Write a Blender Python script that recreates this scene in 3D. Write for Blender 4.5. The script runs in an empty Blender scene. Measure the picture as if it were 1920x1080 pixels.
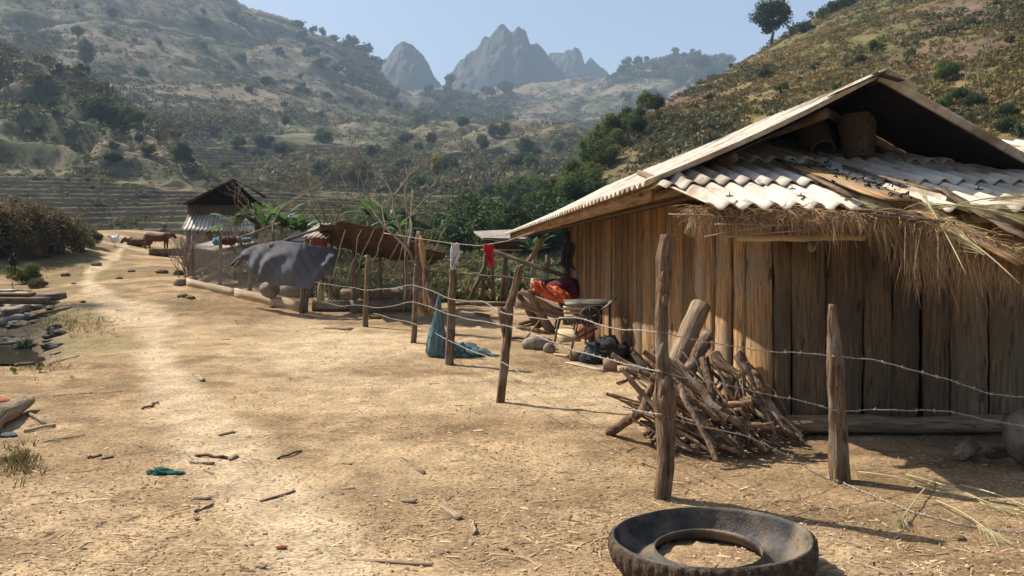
import bpy, math, random
import numpy as np
from mathutils import Vector, Matrix
random.seed(7); RNG = np.random.default_rng(7)
F = 1480.0; CX = 960.0; HY = 470.0; CH = 1.7
col = bpy.context.scene.collection
def P(px, py, Y): return Vector(((px-CX)/F*Y, Y, CH+(HY-py)/F*Y))
# ------------------------------------------------------------------ noise
def _h(ix, iy, s):
    h = (ix*374761393 + iy*668265263 + s*974634777) & 0xffffffff
    h = ((h ^ (h >> 13))*1274126177) & 0xffffffff
    return ((h ^ (h >> 16)) & 0xffff)/65535.0
def vn(x, y, s=0):
    x = np.asarray(x, float); y = np.asarray(y, float)
    ix = np.floor(x).astype(np.int64); iy = np.floor(y).astype(np.int64)
    fx = x-ix; fy = y-iy; fx = fx*fx*(3-2*fx); fy = fy*fy*(3-2*fy)
    a = _h(ix, iy, s); b = _h(ix+1, iy, s); c = _h(ix, iy+1, s); d = _h(ix+1, iy+1, s)
    return (a+(b-a)*fx)*(1-fy)+(c+(d-c)*fx)*fy
def fbm(x, y, o=4, s=0, g=.5):
    r = 0; a = 1; t = 0
    for k in range(o):
        r = r+a*vn(x*2**k, y*2**k, s+k*17); t += a; a *= g
    return r/t
def sm(a, b, x):
    t = np.clip((np.asarray(x, float)-a)/(b-a), 0, 1); return t*t*(3-2*t)
# ------------------------------------------------------------------ terrain
def T(px, tab):
    return np.interp(px, tab[0::2], tab[1::2])
VL = [  # (Y table, 'z' or 'p', value table)
 ([0, .5], 'z', [0, 0]), ([0, 11], 'z', [0, 0]), ([0, 16], 'z', [0, .22, 700, .15]),
 ([0, 22, 700, 21, 1000, 19], 'z', [0, .6, 300, .83, 420, .75, 750, .42, 1000, .42]),
 ([0, 32, 700, 27, 1000, 25], 'z', [-300, 1.1, 300, 1.25, 700, .75, 1000, .5]),
 ([250, 58, 400, 45, 600, 40, 1000, 40], 'p', [0, 462, 250, 459, 400, 470, 600, 474, 1000, 482]),
 ([0, 85, 300, 80, 600, 70, 1000, 60], 'p', [0, 438, 200, 447, 300, 440, 450, 425, 600, 425, 800, 440, 1000, 450]),
 ([0, 135, 300, 125, 600, 120, 800, 110, 1000, 100], 'p', [0, 325, 150, 335, 300, 355, 450, 360, 600, 375, 800, 390, 1000, 400]),
 ([0, 180, 300, 190, 640, 190, 1000, 160], 'p', [0, 265, 200, 300, 300, 320, 400, 330, 640, 335, 800, 350, 1000, 350]),
 ([0, 240, 400, 260, 640, 270, 1000, 250], 'p', [0, 215, 200, 235, 400, 262, 640, 268, 800, 290, 1100, 290]),
 ([0, 320, 400, 360, 640, 360, 1100, 330], 'p', [0, 140, 200, 150, 400, 180, 600, 215, 640, 230, 700, 228, 800, 222, 950, 222, 1100, 235]),
 ([0, 400, 400, 480, 700, 500, 1100, 450], 'p', [0, 70, 200, 80, 400, 130, 600, 175, 700, 215, 800, 240, 950, 250, 1100, 262]),
 ([0, 480, 400, 600, 600, 650, 700, 690, 1100, 720], 'p', [0, 0, 200, 10, 400, 60, 600, 105, 700, 150, 760, 190, 830, 218, 950, 215, 1100, 210]),
 ([0, 600, 480, 750, 700, 850, 1000, 1000, 1400, 1100], 'p',
  [-800, -400, 0, -130, 200, -95, 400, -42, 470, 0, 520, 20, 560, 40, 600, 58, 650, 76, 690, 98, 715, 135, 740, 154, 765, 160, 800, 154, 835, 153, 860, 161, 900, 164,
   1000, 155, 1060, 147, 1150, 134, 1200, 118, 1260, 104, 1300, 96, 1350, 108, 1400, 120, 1600, 160, 3000, 200]),
 ([0, 780, 480, 900, 1400, 1300], 'z', [0, 140, 480, 100, 700, 60, 1000, 60]),
 ([0, 3000], 'z', [0, 0])]
RS = [900, 520, 980, 432, 1030, 385, 1060, 345, 1100, 305, 1150, 262, 1200, 222, 1250, 188, 1300, 163, 1350, 141, 1400, 108, 1450, 78, 1500, 50, 1560, 16, 1600, -5, 1700, -45, 1920, -130, 2600, -330]
RY = [980, 46, 1050, 56, 1100, 66, 1200, 86, 1300, 112, 1400, 142, 1500, 162, 1600, 182, 1920, 205]
PATH = [(620, 1100), (560, 1000), (450, 880), (330, 740), (285, 640), (300, 600), (210, 570), (165, 530), (175, 505), (215, 480), (235, 460)]
def base_h(px, Y):
    z = np.zeros_like(Y); Yp = T(px, VL[0][0]); zp = T(px, VL[0][2])
    for yt, k, vt in VL[1:]:
        Yk = T(px, yt); zk = T(px, vt)
        if k == 'p': zk = CH+(HY-zk)/F*Yk
        t = (Y-Yp)/(Yk-Yp); m = (t > 0) & (t <= 1.0001)
        z = np.where(m, zp+(zk-zp)*t, z); Yp, zp = Yk, zk
    return z
def right_h(px, Y):
    Ys = T(px, RY); zs = CH+(HY-T(px, RS))/F*Ys
    Yf = T(px, [1000, 42, 1100, 38, 1300, 33, 1920, 28]); zf = T(px, [940, -2, 1000, 1.5, 1200, 1.2, 1920, 1.0])
    t = np.clip((Y-Yf)/(Ys-Yf), 0, 1); z = zf+(zs-zf)*t**.92
    z = np.where(Y < Yf, zf-(Yf-Y)*.6, z); z = np.where(Y > Ys, zs-(Y-Ys)*.35, z)
    return np.where(px < 930, -50, z)
def H(x, y, full=False):
    x = np.asarray(x, float); y = np.asarray(y, float)
    Y = np.maximum(y, .6); px = np.clip(CX+F*x/Y, -1500, 3400)
    z = base_h(px, Y)
    far = sm(35, 90, Y)
    w = (fbm(x/45, Y/45, 5, 3)-.5)
    z = z-sm(200, 330, Y)*np.clip(Y*.016, 0, 9)*(1-np.abs(2*fbm((x-.55*Y)/55, (Y+.5*x)/240, 3, 15)-1)*2.2).clip(0, 1)**2
    z = z+far*w*np.clip(Y*.022, 0, 9)+far*(fbm(x/9, Y/9, 3, 9)-.5)*np.clip(Y*.008, 0, 3.5)
    # terraces
    wob = (fbm(x/14, Y/14, 3, 21)-.5)*1.6
    def terr(z, q, mk, sh=.78):
        v = (z+wob*q*.6)/q; f = v-np.floor(v)
        return z+mk*((np.floor(v)+sm(sh, 1, f)*1.0)*q-wob*q*.6+q*.25-z)
    m1 = sm(66, 76, Y)*(1-sm(126, 134, Y))*(1-sm(640, 760, px))
    m2 = sm(142, 150, Y)*(1-sm(258, 278, Y))*sm(320, 380, px)*(1-sm(690, 790, px))
    m3 = sm(24, 27, Y)*(1-sm(48, 60, Y))*sm(700, 790, px)*(1-sm(1050, 1100, px))
    m4 = .75*sm(120, 150, Y)*(1-sm(345, 360, Y))*sm(680, 760, px)*(1-sm(1150, 1200, px))
    q1 = terr(z, .9, m1); q2 = terr(q1, 1.35, m2); q3 = terr(q2, .33, m3); z = terr(q3, 1.7, m4, .6)
    r = right_h(px, Y)+sm(40, 60, Y)*((fbm(x/16, Y/16, 4, 31)-.5)*2.2+(fbm(x/2.5, Y/2.5, 3, 33)-.5)*.7)
    isr = r > z
    z = np.maximum(z, r)
    Ls = T(px, [-1500, 190, 0, 215, 200, 195, 330, 165, 430, 135]); lz = CH+(HY-T(px, [-1500, -250, -600, -80, 0, 88, 70, 108, 140, 130, 200, 165, 270, 215, 330, 262, 400, 330, 450, 400]))/F*Ls
    Lf = T(px, [0, 132, 300, 124, 450, 118]); lf = CH+(HY-T(px, [0, 330, 300, 358, 450, 380]))/F*Lf; t = np.clip((Y-Lf)/(Ls-Lf), 0, 1)
    t = t+.06*np.sin(t*25+fbm(x/9, Y/9, 2, 38)*9)*sm(0, .2, t)*sm(1, .8, t)
    l = lf+(lz-lf)*t; l = np.where(Y < Lf, -50, np.where(Y > Ls, lz-(Y-Ls)*.5, l))+(fbm(x/12, Y/12, 4, 37)-.5)*2.6
    z = np.where(px < 470, np.maximum(z, l), z)
    near = 1-sm(30, 60, Y)
    z = z+near*((fbm(x/2.2, y/2.2, 3, 41)-.5)*.07+(fbm(x/.38, y/.38, 3, 43)-.5)*.034+(vn(x/.10, y/.10, 47)-.5)*.009)
    # stream bed at the left
    z = z-.3*np.exp(-((px-10)/85)**2)*sm(11.3, 13, y)*(1-sm(19.5, 22, y))
    # bank left
    z = z+1.2*np.exp(-((x+21)/4.5)**2)*sm(24, 30, y)*(1-sm(42, 60, y))
    # mound inside the tyre, heap under the firewood
    z = z+.06*np.exp(-(((x-1.06)**2+(y-4.27)**2)/.05))
    if full: return z, px, isr, (m1, m2, m3, m4)
    return z
_YS = np.concatenate([np.geomspace(2, 60, 1500), np.geomspace(60, 1600, 2500)])
def G(px, py, ymin=2.0, ymax=1600):
    ys = _YS[(_YS >= ymin) & (_YS <= ymax)]; xs = (px-CX)/F*ys
    d = H(xs, ys)-(CH+(HY-py)/F*ys); i = np.argmax(d >= 0)
    if d[i] < 0: i = np.argmax(d/ys)
    return Vector((xs[i], ys[i], float(H(xs[i], ys[i]))))
def hz(x, y): return float(H(np.array([x]), np.array([y]))[0])
def pathdist(px, py):
    d = np.full(np.shape(px), 1e9)
    for (a, b), (c, e) in zip(PATH[:-1], PATH[1:]):
        vx, vy = c-a, e-b; t = np.clip(((px-a)*vx+(py-b)*vy)/(vx*vx+vy*vy), 0, 1)
        wd = 40*np.clip((py-440)/300, .12, 2)
        d = np.minimum(d, np.hypot(px-(a+t*vx), py-(b+t*vy))/wd)
    return d
# ------------------------------------------------------------------ mesh builder
class MB:
    def __init__(s): s.v = []; s.f = []; s.t = []; s.c = []; s.n = 0
    def add(s, V, Fs, tone=.5, tc=None):
        V = np.asarray(V, float).reshape(-1, 3); n = len(V)
        s.v.append(V); s.t.append(np.broadcast_to(np.asarray(tone, float), (n,)))
        s.c.append(V if tc is None else np.asarray(tc, float).reshape(-1, 3))
        for f in (Fs if isinstance(Fs, list) else [Fs]): s.f.append(np.asarray(f, int)+s.n)
        s.n += n; return s
    def box(s, c, hs, R=None, tone=.5, jit=0):
        b = np.array([[x, y, z] for x in (-1, 1) for y in (-1, 1) for z in (-1, 1)], float)*np.array(hs)
        b = b+RNG.normal(0, jit, b.shape) if jit else b
        R = np.eye(3) if R is None else np.array(R)
        tc = b+RNG.uniform(0, 50, 3)
        return s.add(b@R.T+np.array(c), np.array([[0, 1, 3, 2], [4, 6, 7, 5], [0, 4, 5, 1], [2, 3, 7, 6], [0, 2, 6, 4], [1, 5, 7, 3]]), tone, tc)
    def beam(s, p0, p1, w, t, side=(1, 0, 0), tone=.5, segs=6, jit=.0, bow=0, w1=None, face=None):
        p0 = np.array(p0, float); p1 = np.array(p1, float); d = p1-p0; L = np.linalg.norm(d); d = d/L
        sd = np.array(side, float); sd -= d*sd.dot(d); sd /= np.linalg.norm(sd); n = np.cross(d, sd)
        V = []; C = []; off = RNG.uniform(0, 60, 3); w1 = w if w1 is None else w1; ph = RNG.uniform(0, 6)
        for k in range(segs+1):
            u = k/segs; ww = w+(w1-w)*u; c = p0+d*L*u+n*bow*math.sin(math.pi*u)+sd*jit*math.sin(u*5+ph)
            for a, b in ((-1, -1), (1, -1), (1, 1), (-1, 1)):
                j = RNG.normal(0, jit) if jit else 0
                V.append(c+sd*(a*ww/2+j)+n*b*t/2); C.append((a*ww/2+off[0], b*t/2+off[1], u*L+off[2]))
        Fq = [[4*k+i, 4*k+(i+1) % 4, 4*k+4+(i+1) % 4, 4*k+4+i] for k in range(segs) for i in range(4)]
        Fq += [[3, 2, 1, 0], [4*segs, 4*segs+1, 4*segs+2, 4*segs+3]]
        return s.add(V, np.array(Fq), tone, C)
    def tube(s, pts, rad, n=8, tone=.5, rough=0, cap=True, flat=None):
        pts = np.array([list(p) for p in pts], float); m = len(pts)
        rad = np.broadcast_to(np.asarray(rad, float), (m,)); tg = np.gradient(pts, axis=0)
        tg /= np.linalg.norm(tg, axis=1)[:, None]+1e-9
        up = np.array([0, 0, 1.]) if abs(tg[0][2]) < .9 else np.array([1., 0, 0])
        a = np.cross(tg[0], up); a /= np.linalg.norm(a); V = []; C = []; off = RNG.uniform(0, 60, 3); L = 0
        ang = np.arange(n)*2*math.pi/n
        prof = 1+RNG.normal(0, rough, n) if rough else np.ones(n)
        for k in range(m):
            a = a-tg[k]*a.dot(tg[k]); a /= np.linalg.norm(a)+1e-9; b = np.cross(tg[k], a)
            if k: L += np.linalg.norm(pts[k]-pts[k-1])
            pr = prof*(1+RNG.normal(0, rough*.6, n)) if rough else prof
            ca = np.cos(ang)*rad[k]*pr; sa = np.sin(ang)*rad[k]*pr*(flat or 1)
            V.append(pts[k]+ca[:, None]*a+sa[:, None]*b)
            C.append(np.stack([np.cos(ang)*rad[k]+off[0], np.sin(ang)*rad[k]+off[1], np.full(n, L+off[2])], 1))
        i = np.arange(n); Fq = np.concatenate([np.stack([k*n+i, k*n+(i+1) % n, (k+1)*n+(i+1) % n, (k+1)*n+i], 1) for k in range(m-1)])
        fs = [Fq]
        if cap: fs += [np.array([list(i[::-1])]), np.array([list((m-1)*n+i)])]
        return s.add(np.concatenate(V), fs, tone, np.concatenate(C))
    def patch(s, fn, nu, nv, th=.006, tone=.5):
        u, v = np.meshgrid(np.linspace(0, 1, nu), np.linspace(0, 1, nv)); X = fn(u, v)
        V = np.stack(X[:3], -1).reshape(-1, 3); N = nu*nv
        du = np.gradient(V.reshape(nv, nu, 3), axis=1); dv = np.gradient(V.reshape(nv, nu, 3), axis=0)
        nn = np.cross(du, dv); nn /= np.linalg.norm(nn, axis=2)[..., None]+1e-9
        W = V-nn.reshape(-1, 3)*th
        I = np.arange(N).reshape(nv, nu); q = np.stack([I[:-1, :-1], I[:-1, 1:], I[1:, 1:], I[1:, :-1]], -1).reshape(-1, 4)
        fs = [q]
        if th:
            bd = np.concatenate([I[0], I[1:, -1], I[-1, :-1][::-1], I[1:-1, 0][::-1]]); nx = np.roll(bd, -1)
            fs += [q[:, ::-1]+N, np.stack([bd, bd+N, nx+N, nx], 1)]; V = np.concatenate([V, W])
        return s.add(V, fs, tone)
    def blob(s, c, r, nz=.15, seed=0, n=14, R=None, tone=.5, fr=1.5, flatb=None):
        th, ph = np.meshgrid(np.linspace(0, 2*math.pi, 2*n, endpoint=False), np.linspace(0.02, math.pi-.02, n))
        d = np.stack([np.sin(ph)*np.cos(th), np.sin(ph)*np.sin(th), np.cos(ph)], -1).reshape(-1, 3)
        k = 1+nz*2*(fbm(d[:, 0]*fr+d[:, 2]*fr*.7+seed*3.1+9, d[:, 1]*fr-d[:, 2]*fr*.8+5, 3, seed)-.5)
        V = d*k[:, None]*np.array(r)
        if flatb is not None: V[:, 2] = np.maximum(V[:, 2], -flatb)
        if R is not None: V = V@np.array(R).T
        I = np.arange(2*n*n).reshape(n, 2*n); J = np.roll(I, -1, 1)
        q = np.stack([I[:-1], I[1:], J[1:], J[:-1]], -1).reshape(-1, 4)
        return s.add(V+np.array(c), [q, np.array([list(I[0])]), np.array([list(I[-1][::-1])])], tone)
    def build(s, name, m, parent=None, smooth=False, origin=None):
        V = np.concatenate(s.v); o = Vector((0, 0, 0))
        if parent is not None:
            o = Vector((0, 0, 0)); q = parent
            while q is not None: o = o+q.location; q = q.parent
        elif origin is not None: o = Vector(origin)
        else: c = V.mean(0); o = Vector((c[0], c[1], V[:, 2].min()))
        V = V-np.array(o)
        me = bpy.data.meshes.new(name); me.vertices.add(len(V)); me.vertices.foreach_set('co', V.astype(np.float32).ravel())
        tot = np.concatenate([np.full(len(f), f.shape[1]) for f in s.f]); idx = np.concatenate([f.ravel() for f in s.f])
        me.loops.add(len(idx)); me.loops.foreach_set('vertex_index', idx.astype(np.int32))
        st = np.concatenate([[0], np.cumsum(tot)[:-1]]); me.polygons.add(len(tot))
        me.polygons.foreach_set('loop_start', st.astype(np.int32)); me.polygons.foreach_set('loop_total', tot.astype(np.int32))
        if smooth: me.polygons.foreach_set('use_smooth', np.ones(len(tot), bool))
        me.update(calc_edges=True)
        a = me.attributes.new('tone', 'FLOAT', 'POINT'); a.data.foreach_set('value', np.concatenate(s.t).astype(np.float32))
        a = me.attributes.new('tc', 'FLOAT_VECTOR', 'POINT'); a.data.foreach_set('vector', np.concatenate(s.c).astype(np.float32).ravel())
        me.materials.append(m); ob = bpy.data.objects.new(name, me); col.objects.link(ob)
        if parent is not None: ob.parent = parent
        else: ob.location = o
        return ob
def tag(o, label, cat, group=None, kind=None):
    if label: o['label'] = label
    if cat: o['category'] = cat
    if group: o['group'] = group
    if kind: o['kind'] = kind
    return o
def thing(name, label, cat, loc, group=None, rz=0, s=1):
    o = bpy.data.objects.new(name, None); col.objects.link(o); o.location = loc; o.rotation_euler.z = rz
    o.scale = (s, s, s) if not isinstance(s, (tuple, list)) else s; o.empty_display_size = .2
    return tag(o, label, cat, group)
def dup(root, loc, rz=0, s=1, label=None, group=None, cat=None):
    r = root.copy(); col.objects.link(r); r.location = loc; r.rotation_euler.z = rz
    r.scale = (s, s, s) if not isinstance(s, (tuple, list)) else s
    tag(r, label, cat, group)
    for ch in list(root.children):
        c = ch.copy(); col.objects.link(c); c.parent = r
        for g in ch.children: d = g.copy(); col.objects.link(d); d.parent = c
    return r
def rot(ax, a): return np.array(Matrix.Rotation(a, 3, ax))
# ------------------------------------------------------------------ materials
def M(name, c1, c2, scale=(1, 1, 1), ns=8, coord='tc', rough=.85, bump=.4, bs=None, dist=.01, tr=0, tone=(.65, 1.3), c3=None, detail=5, lo=.35, hi=.65, spec=.15, metal=0, s3=1.5, rnd=0, crack=0):
    m = bpy.data.materials.new(name); m.use_nodes = True; nt = m.node_tree; N = nt.nodes; L = nt.links; N.clear()
    out = N.new('ShaderNodeOutputMaterial'); bs_ = N.new('ShaderNodeBsdfPrincipled')
    if coord == 'tc': tc = N.new('ShaderNodeAttribute'); tc.attribute_name = 'tc'; src = tc.outputs['Vector']
    else: tc = N.new('ShaderNodeTexCoord'); src = tc.outputs['Object']
    mp = N.new('ShaderNodeMapping'); mp.inputs['Scale'].default_value = scale; L.new(src, mp.inputs['Vector'])
    nz = N.new('ShaderNodeTexNoise'); nz.inputs['Scale'].default_value = ns; nz.inputs['Detail'].default_value = detail; nz.inputs['Roughness'].default_value = .62
    L.new(mp.outputs[0], nz.inputs['Vector'])
    rp = N.new('ShaderNodeMapRange'); rp.inputs['From Min'].default_value = lo; rp.inputs['From Max'].default_value = hi; L.new(nz.outputs['Fac'], rp.inputs['Value'])
    mx = N.new('ShaderNodeMix'); mx.data_type = 'RGBA'; mx.inputs['A'].default_value = (*c1, 1); mx.inputs['B'].default_value = (*c2, 1); L.new(rp.outputs[0], mx.inputs['Factor'])
    last = mx.outputs['Result']
    if c3:
        n3 = N.new('ShaderNodeTexNoise'); n3.inputs['Scale'].default_value = s3; n3.inputs['Detail'].default_value = 4; L.new(src, n3.inputs['Vector'])
        r3 = N.new('ShaderNodeMapRange'); r3.inputs['From Min'].default_value = .5; r3.inputs['From Max'].default_value = .68; L.new(n3.outputs['Fac'], r3.inputs['Value'])
        m3 = N.new('ShaderNodeMix'); m3.data_type = 'RGBA'; m3.inputs['B'].default_value = (*c3, 1); L.new(r3.outputs[0], m3.inputs['Factor']); L.new(last, m3.inputs['A']); last = m3.outputs['Result']
    if crack:
        n5 = N.new('ShaderNodeTexNoise'); n5.inputs['Scale'].default_value = ns*2.2; n5.inputs['Detail'].default_value = 3; L.new(mp.outputs[0], n5.inputs['Vector'])
        r5 = N.new('ShaderNodeMapRange'); r5.inputs['From Min'].default_value = .40; r5.inputs['From Max'].default_value = .32; r5.inputs['To Max'].default_value = crack; L.new(n5.outputs['Fac'], r5.inputs['Value'])
        m5 = N.new('ShaderNodeMix'); m5.data_type = 'RGBA'; m5.inputs['B'].default_value = (.02, .014, .009, 1); L.new(r5.outputs[0], m5.inputs['Factor']); L.new(last, m5.inputs['A']); last = m5.outputs['Result']
        n6 = N.new('ShaderNodeTexNoise'); n6.inputs['Scale'].default_value = 7; n6.inputs['Detail'].default_value = 2; m6p = N.new('ShaderNodeMapping'); m6p.inputs['Scale'].default_value = (1, 1, .35); L.new(src, m6p.inputs['Vector']); L.new(m6p.outputs[0], n6.inputs['Vector'])
        r6 = N.new('ShaderNodeMapRange'); r6.inputs['From Min'].default_value = .33; r6.inputs['From Max'].default_value = .27; r6.inputs['To Max'].default_value = crack; L.new(n6.outputs['Fac'], r6.inputs['Value'])
        m6 = N.new('ShaderNodeMix'); m6.data_type = 'RGBA'; m6.inputs['B'].default_value = (.05, .03, .016, 1); L.new(r6.outputs[0], m6.inputs['Factor']); L.new(last, m6.inputs['A']); last = m6.outputs['Result']
    at = N.new('ShaderNodeAttribute'); at.attribute_name = 'tone'
    tr_ = N.new('ShaderNodeMapRange'); tr_.inputs['To Min'].default_value = tone[0]; tr_.inputs['To Max'].default_value = tone[1]; L.new(at.outputs['Fac'], tr_.inputs['Value'])
    hs = N.new('ShaderNodeHueSaturation'); L.new(last, hs.inputs['Color']); L.new(tr_.outputs[0], hs.inputs['Value']); last = hs.outputs[0]
    if rnd:
        oi = N.new('ShaderNodeObjectInfo'); r4 = N.new('ShaderNodeMapRange'); r4.inputs['To Min'].default_value = .5-rnd; r4.inputs['To Max'].default_value = .5+rnd
        L.new(oi.outputs['Random'], r4.inputs['Value']); L.new(r4.outputs[0], hs.inputs['Hue'])
    L.new(last, bs_.inputs['Base Color']); bs_.inputs['Roughness'].default_value = rough
    bs_.inputs['Specular IOR Level'].default_value = spec; bs_.inputs['Metallic'].default_value = metal
    if bump:
        bn = N.new('ShaderNodeTexNoise'); bn.inputs['Scale'].default_value = bs or ns*1.5; bn.inputs['Detail'].default_value = detail; L.new(mp.outputs[0], bn.inputs['Vector'])
        b = N.new('ShaderNodeBump'); b.inputs['Strength'].default_value = bump; b.inputs['Distance'].default_value = dist; L.new(bn.outputs['Fac'], b.inputs['Height']); L.new(b.outputs[0], bs_.inputs['Normal'])
    if tr:
        t = N.new('ShaderNodeBsdfTranslucent'); L.new(last, t.inputs['Color']); mm = N.new('ShaderNodeMixShader'); mm.inputs[0].default_value = tr
        L.new(bs_.outputs[0], mm.inputs[1]); L.new(t.outputs[0], mm.inputs[2]); L.new(mm.outputs[0], out.inputs['Surface'])
    else: L.new(bs_.outputs[0], out.inputs['Surface'])
    return m
GR = (1, 1, .07)
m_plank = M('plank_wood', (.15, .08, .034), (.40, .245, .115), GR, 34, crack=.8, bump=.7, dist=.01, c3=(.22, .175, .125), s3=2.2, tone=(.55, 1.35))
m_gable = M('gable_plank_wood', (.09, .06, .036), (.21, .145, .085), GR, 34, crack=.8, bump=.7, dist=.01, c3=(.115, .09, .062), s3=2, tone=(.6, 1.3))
m_old = M('weathered_post_wood', (.085, .052, .032), (.26, .17, .10), (1, 1, .12), 38, crack=.85, bump=1, dist=.02, c3=(.24, .21, .17), s3=3)
m_bark = M('bark', (.06, .036, .023), (.30, .185, .11), (1, 1, .3), 60, crack=.6, bump=1, dist=.015, c3=(.42, .33, .23), s3=5, tone=(.45, 1.5))
m_log = M('log_wood', (.15, .105, .065), (.34, .25, .16), (1, 1, .1), 34, crack=.6, bump=.8, dist=.015)
m_board = M('pale_board', (.30, .22, .13), (.46, .35, .22), GR, 20, bump=.4)
m_asb = M('asbestos_sheet', (.50, .43, .34), (.74, .66, .55), (1, .14, 1), 9, 'obj', bump=.25, bs=60, dist=.003, c3=(.30, .215, .135), s3=1.9, tone=(.58, 1.08), rough=.8, crack=.4)
m_asbd = M('old_asbestos_sheet', (.25, .22, .19), (.42, .38, .33), (1, 1, 1), 5, 'obj', bump=.3, bs=40, c3=(.22, .15, .1), tone=(.7, 1.2))
m_rust = M('rusty_sheet', (.04, .026, .016), (.14, .09, .052), (1, 3, 3), 4, 'obj', bump=.3, c3=(.09, .05, .03))
m_thatch = M('thatch_straw', (.17, .105, .05), (.52, .36, .2), GR, 20, bump=0, tone=(.5, 1.6), tr=.15)
m_reed = M('green_straw', (.38, .34, .17), (.58, .5, .27), GR, 20, bump=0, tone=(.7, 1.3), tr=.2)
m_wire = M('galvanised_wire', (.30, .26, .22), (.48, .44, .38), ns=60, bump=0, rough=.55, metal=.4, spec=.4)
m_rubber = M('dusty_rubber', (.024, .021, .019), (.075, .064, .052), ns=9, coord='obj', bump=.8, bs=70, dist=.006, rough=.62, c3=(.2, .15, .1), s3=3.2, spec=.3, crack=.5)
m_tread = M('worn_tread_rubber', (.035, .024, .018), (.12, .08, .05), ns=22, coord='obj', bump=1, bs=30, dist=.015, rough=.9)
m_rock = M('rock', (.16, .13, .10), (.34, .29, .23), ns=7, coord='obj', bump=.8, dist=.03)
m_leafd = M('dark_leaf', (.025, .045, .012), (.055, .09, .024), ns=1.5, coord='obj', bump=0, tr=.25, tone=(.4, 1.9), rough=.65, spec=.15, rnd=.02)
m_leaff = M('far_leaf', (.045, .06, .025), (.09, .11, .05), ns=.6, coord='obj', bump=0, tr=.2, tone=(.45, 1.8), rnd=.02)
m_leafl = M('light_leaf', (.07, .10, .02), (.15, .18, .045), ns=1.5, coord='obj', bump=0, tr=.35, tone=(.5, 1.6), rnd=.03)
m_leafy = M('yellow_leaf', (.20, .16, .03), (.36, .26, .05), ns=1.2, coord='obj', bump=0, tr=.35, tone=(.4, 1.6))
m_leafr = M('dry_brown_leaf', (.12, .085, .04), (.24, .18, .09), ns=1, coord='obj', bump=0, tr=.25, tone=(.5, 1.5), rnd=.015)
m_scrub = M('scrub_leaf', (.06, .063, .03), (.165, .148, .075), ns=.03, coord='obj', bump=0, tr=.2, tone=(.4, 1.9))
m_scrubr = M('dry_scrub_leaf', (.09, .085, .025), (.24, .17, .07), ns=.08, coord='obj', bump=0, tr=.25, tone=(.45, 1.7))
m_ban = M('banana_leaf', (.04, .085, .02), (.11, .18, .05), ns=3, coord='obj', bump=0, tr=.45, tone=(.5, 1.5), rough=.45, spec=.4)
m_twig = M('bare_twig', (.15, .115, .08), (.32, .26, .19), (1, 1, .3), 20, bump=0)
m_cow = M('cow_hide', (.11, .042, .016), (.19, .08, .032), ns=3, coord='obj', bump=.2, rough=.7)
m_black = M('black_fur', (.012, .011, .01), (.03, .027, .025), ns=6, coord='obj', bump=0)
m_white = M('white_cotton', (.72, .68, .70), (.82, .78, .80), ns=4, coord='obj', bump=.2, tr=.25)
m_red = M('red_cotton', (.62, .03, .05), (.75, .07, .08), ns=4, coord='obj', bump=.2, tr=.3)
m_orange = M('orange_plastic', (.62, .10, .035), (.72, .19, .08), ns=6, coord='obj', bump=.6, dist=.02, rough=.5, tr=.1)
m_maroon = M('maroon_sack', (.07, .018, .022), (.13, .035, .04), ns=6, coord='obj', bump=.6, dist=.02)
m_dark = M('dark_cloth', (.02, .021, .024), (.06, .06, .062), ns=5, coord='obj', bump=.5, dist=.02)
m_teal = M('blue_green_netting', (.11, .19, .20), (.25, .37, .37), (1, 1, .3), 30, 'obj', bump=.8, dist=.02, tr=.3)
m_green = M('green_cloth', (.008, .05, .04), (.02, .12, .09), ns=12, coord='obj', bump=.5)
m_tarp = M('grey_blue_tarp', (.115, .11, .115), (.17, .16, .17), ns=2, coord='obj', bump=.25, bs=60, dist=.01, tr=.2)
m_blue = M('blue_cloth', (.07, .16, .20), (.15, .28, .33), ns=12, coord='obj', bump=.5)
m_steel = M('dusty_steel', (.09, .08, .065), (.22, .19, .15), ns=10, coord='obj', bump=.3, rough=.6, metal=.3)
m_card = M('cardboard', (.36, .27, .17), (.47, .37, .25), ns=4, coord='obj', bump=.1)
m_rope = M('rope', (.42, .33, .2), (.6, .48, .32), ns=40, bump=.3)
m_bamboo = M('bamboo_cane', (.22, .19, .08), (.38, .33, .16), GR, 15, bump=.2)
m_wick = M('woven_wicker', (.045, .033, .021), (.11, .08, .052), (1, 1, 1), 40, 'obj', bump=.8, bs=90, dist=.01)
m_soil = M('loose_soil', (.20, .125, .065), (.40, .27, .15), ns=30, coord='obj', bump=.8, dist=.02)
m_clay = M('terracotta', (.30, .10, .05), (.40, .15, .08), ns=6, coord='obj', bump=.2)
m_feather = M('white_feather', (.75, .73, .7), (.85, .83, .8), ns=6, coord='obj', bump=0)
m_shade = M('shade_black', (.005, .004, .003), (.012, .009, .007), ns=6, coord='obj', bump=.2)  # near-black colour that paints in deep shade under roofs and indoors
m_wet = M('wet_rock', (.03, .025, .02), (.12, .10, .08), ns=7, coord='obj', bump=.8, dist=.03, rough=.75, spec=.12)
m_under = M('undergrowth_leaf', (.062, .066, .025), (.17, .155, .065), ns=.5, coord='obj', bump=0, tr=.25, tone=(.4, 1.7))
m_chip = M('wood_chip', (.22, .14, .075), (.46, .33, .2), ns=3, coord='obj', bump=0, tone=(.4, 1.6))
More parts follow.
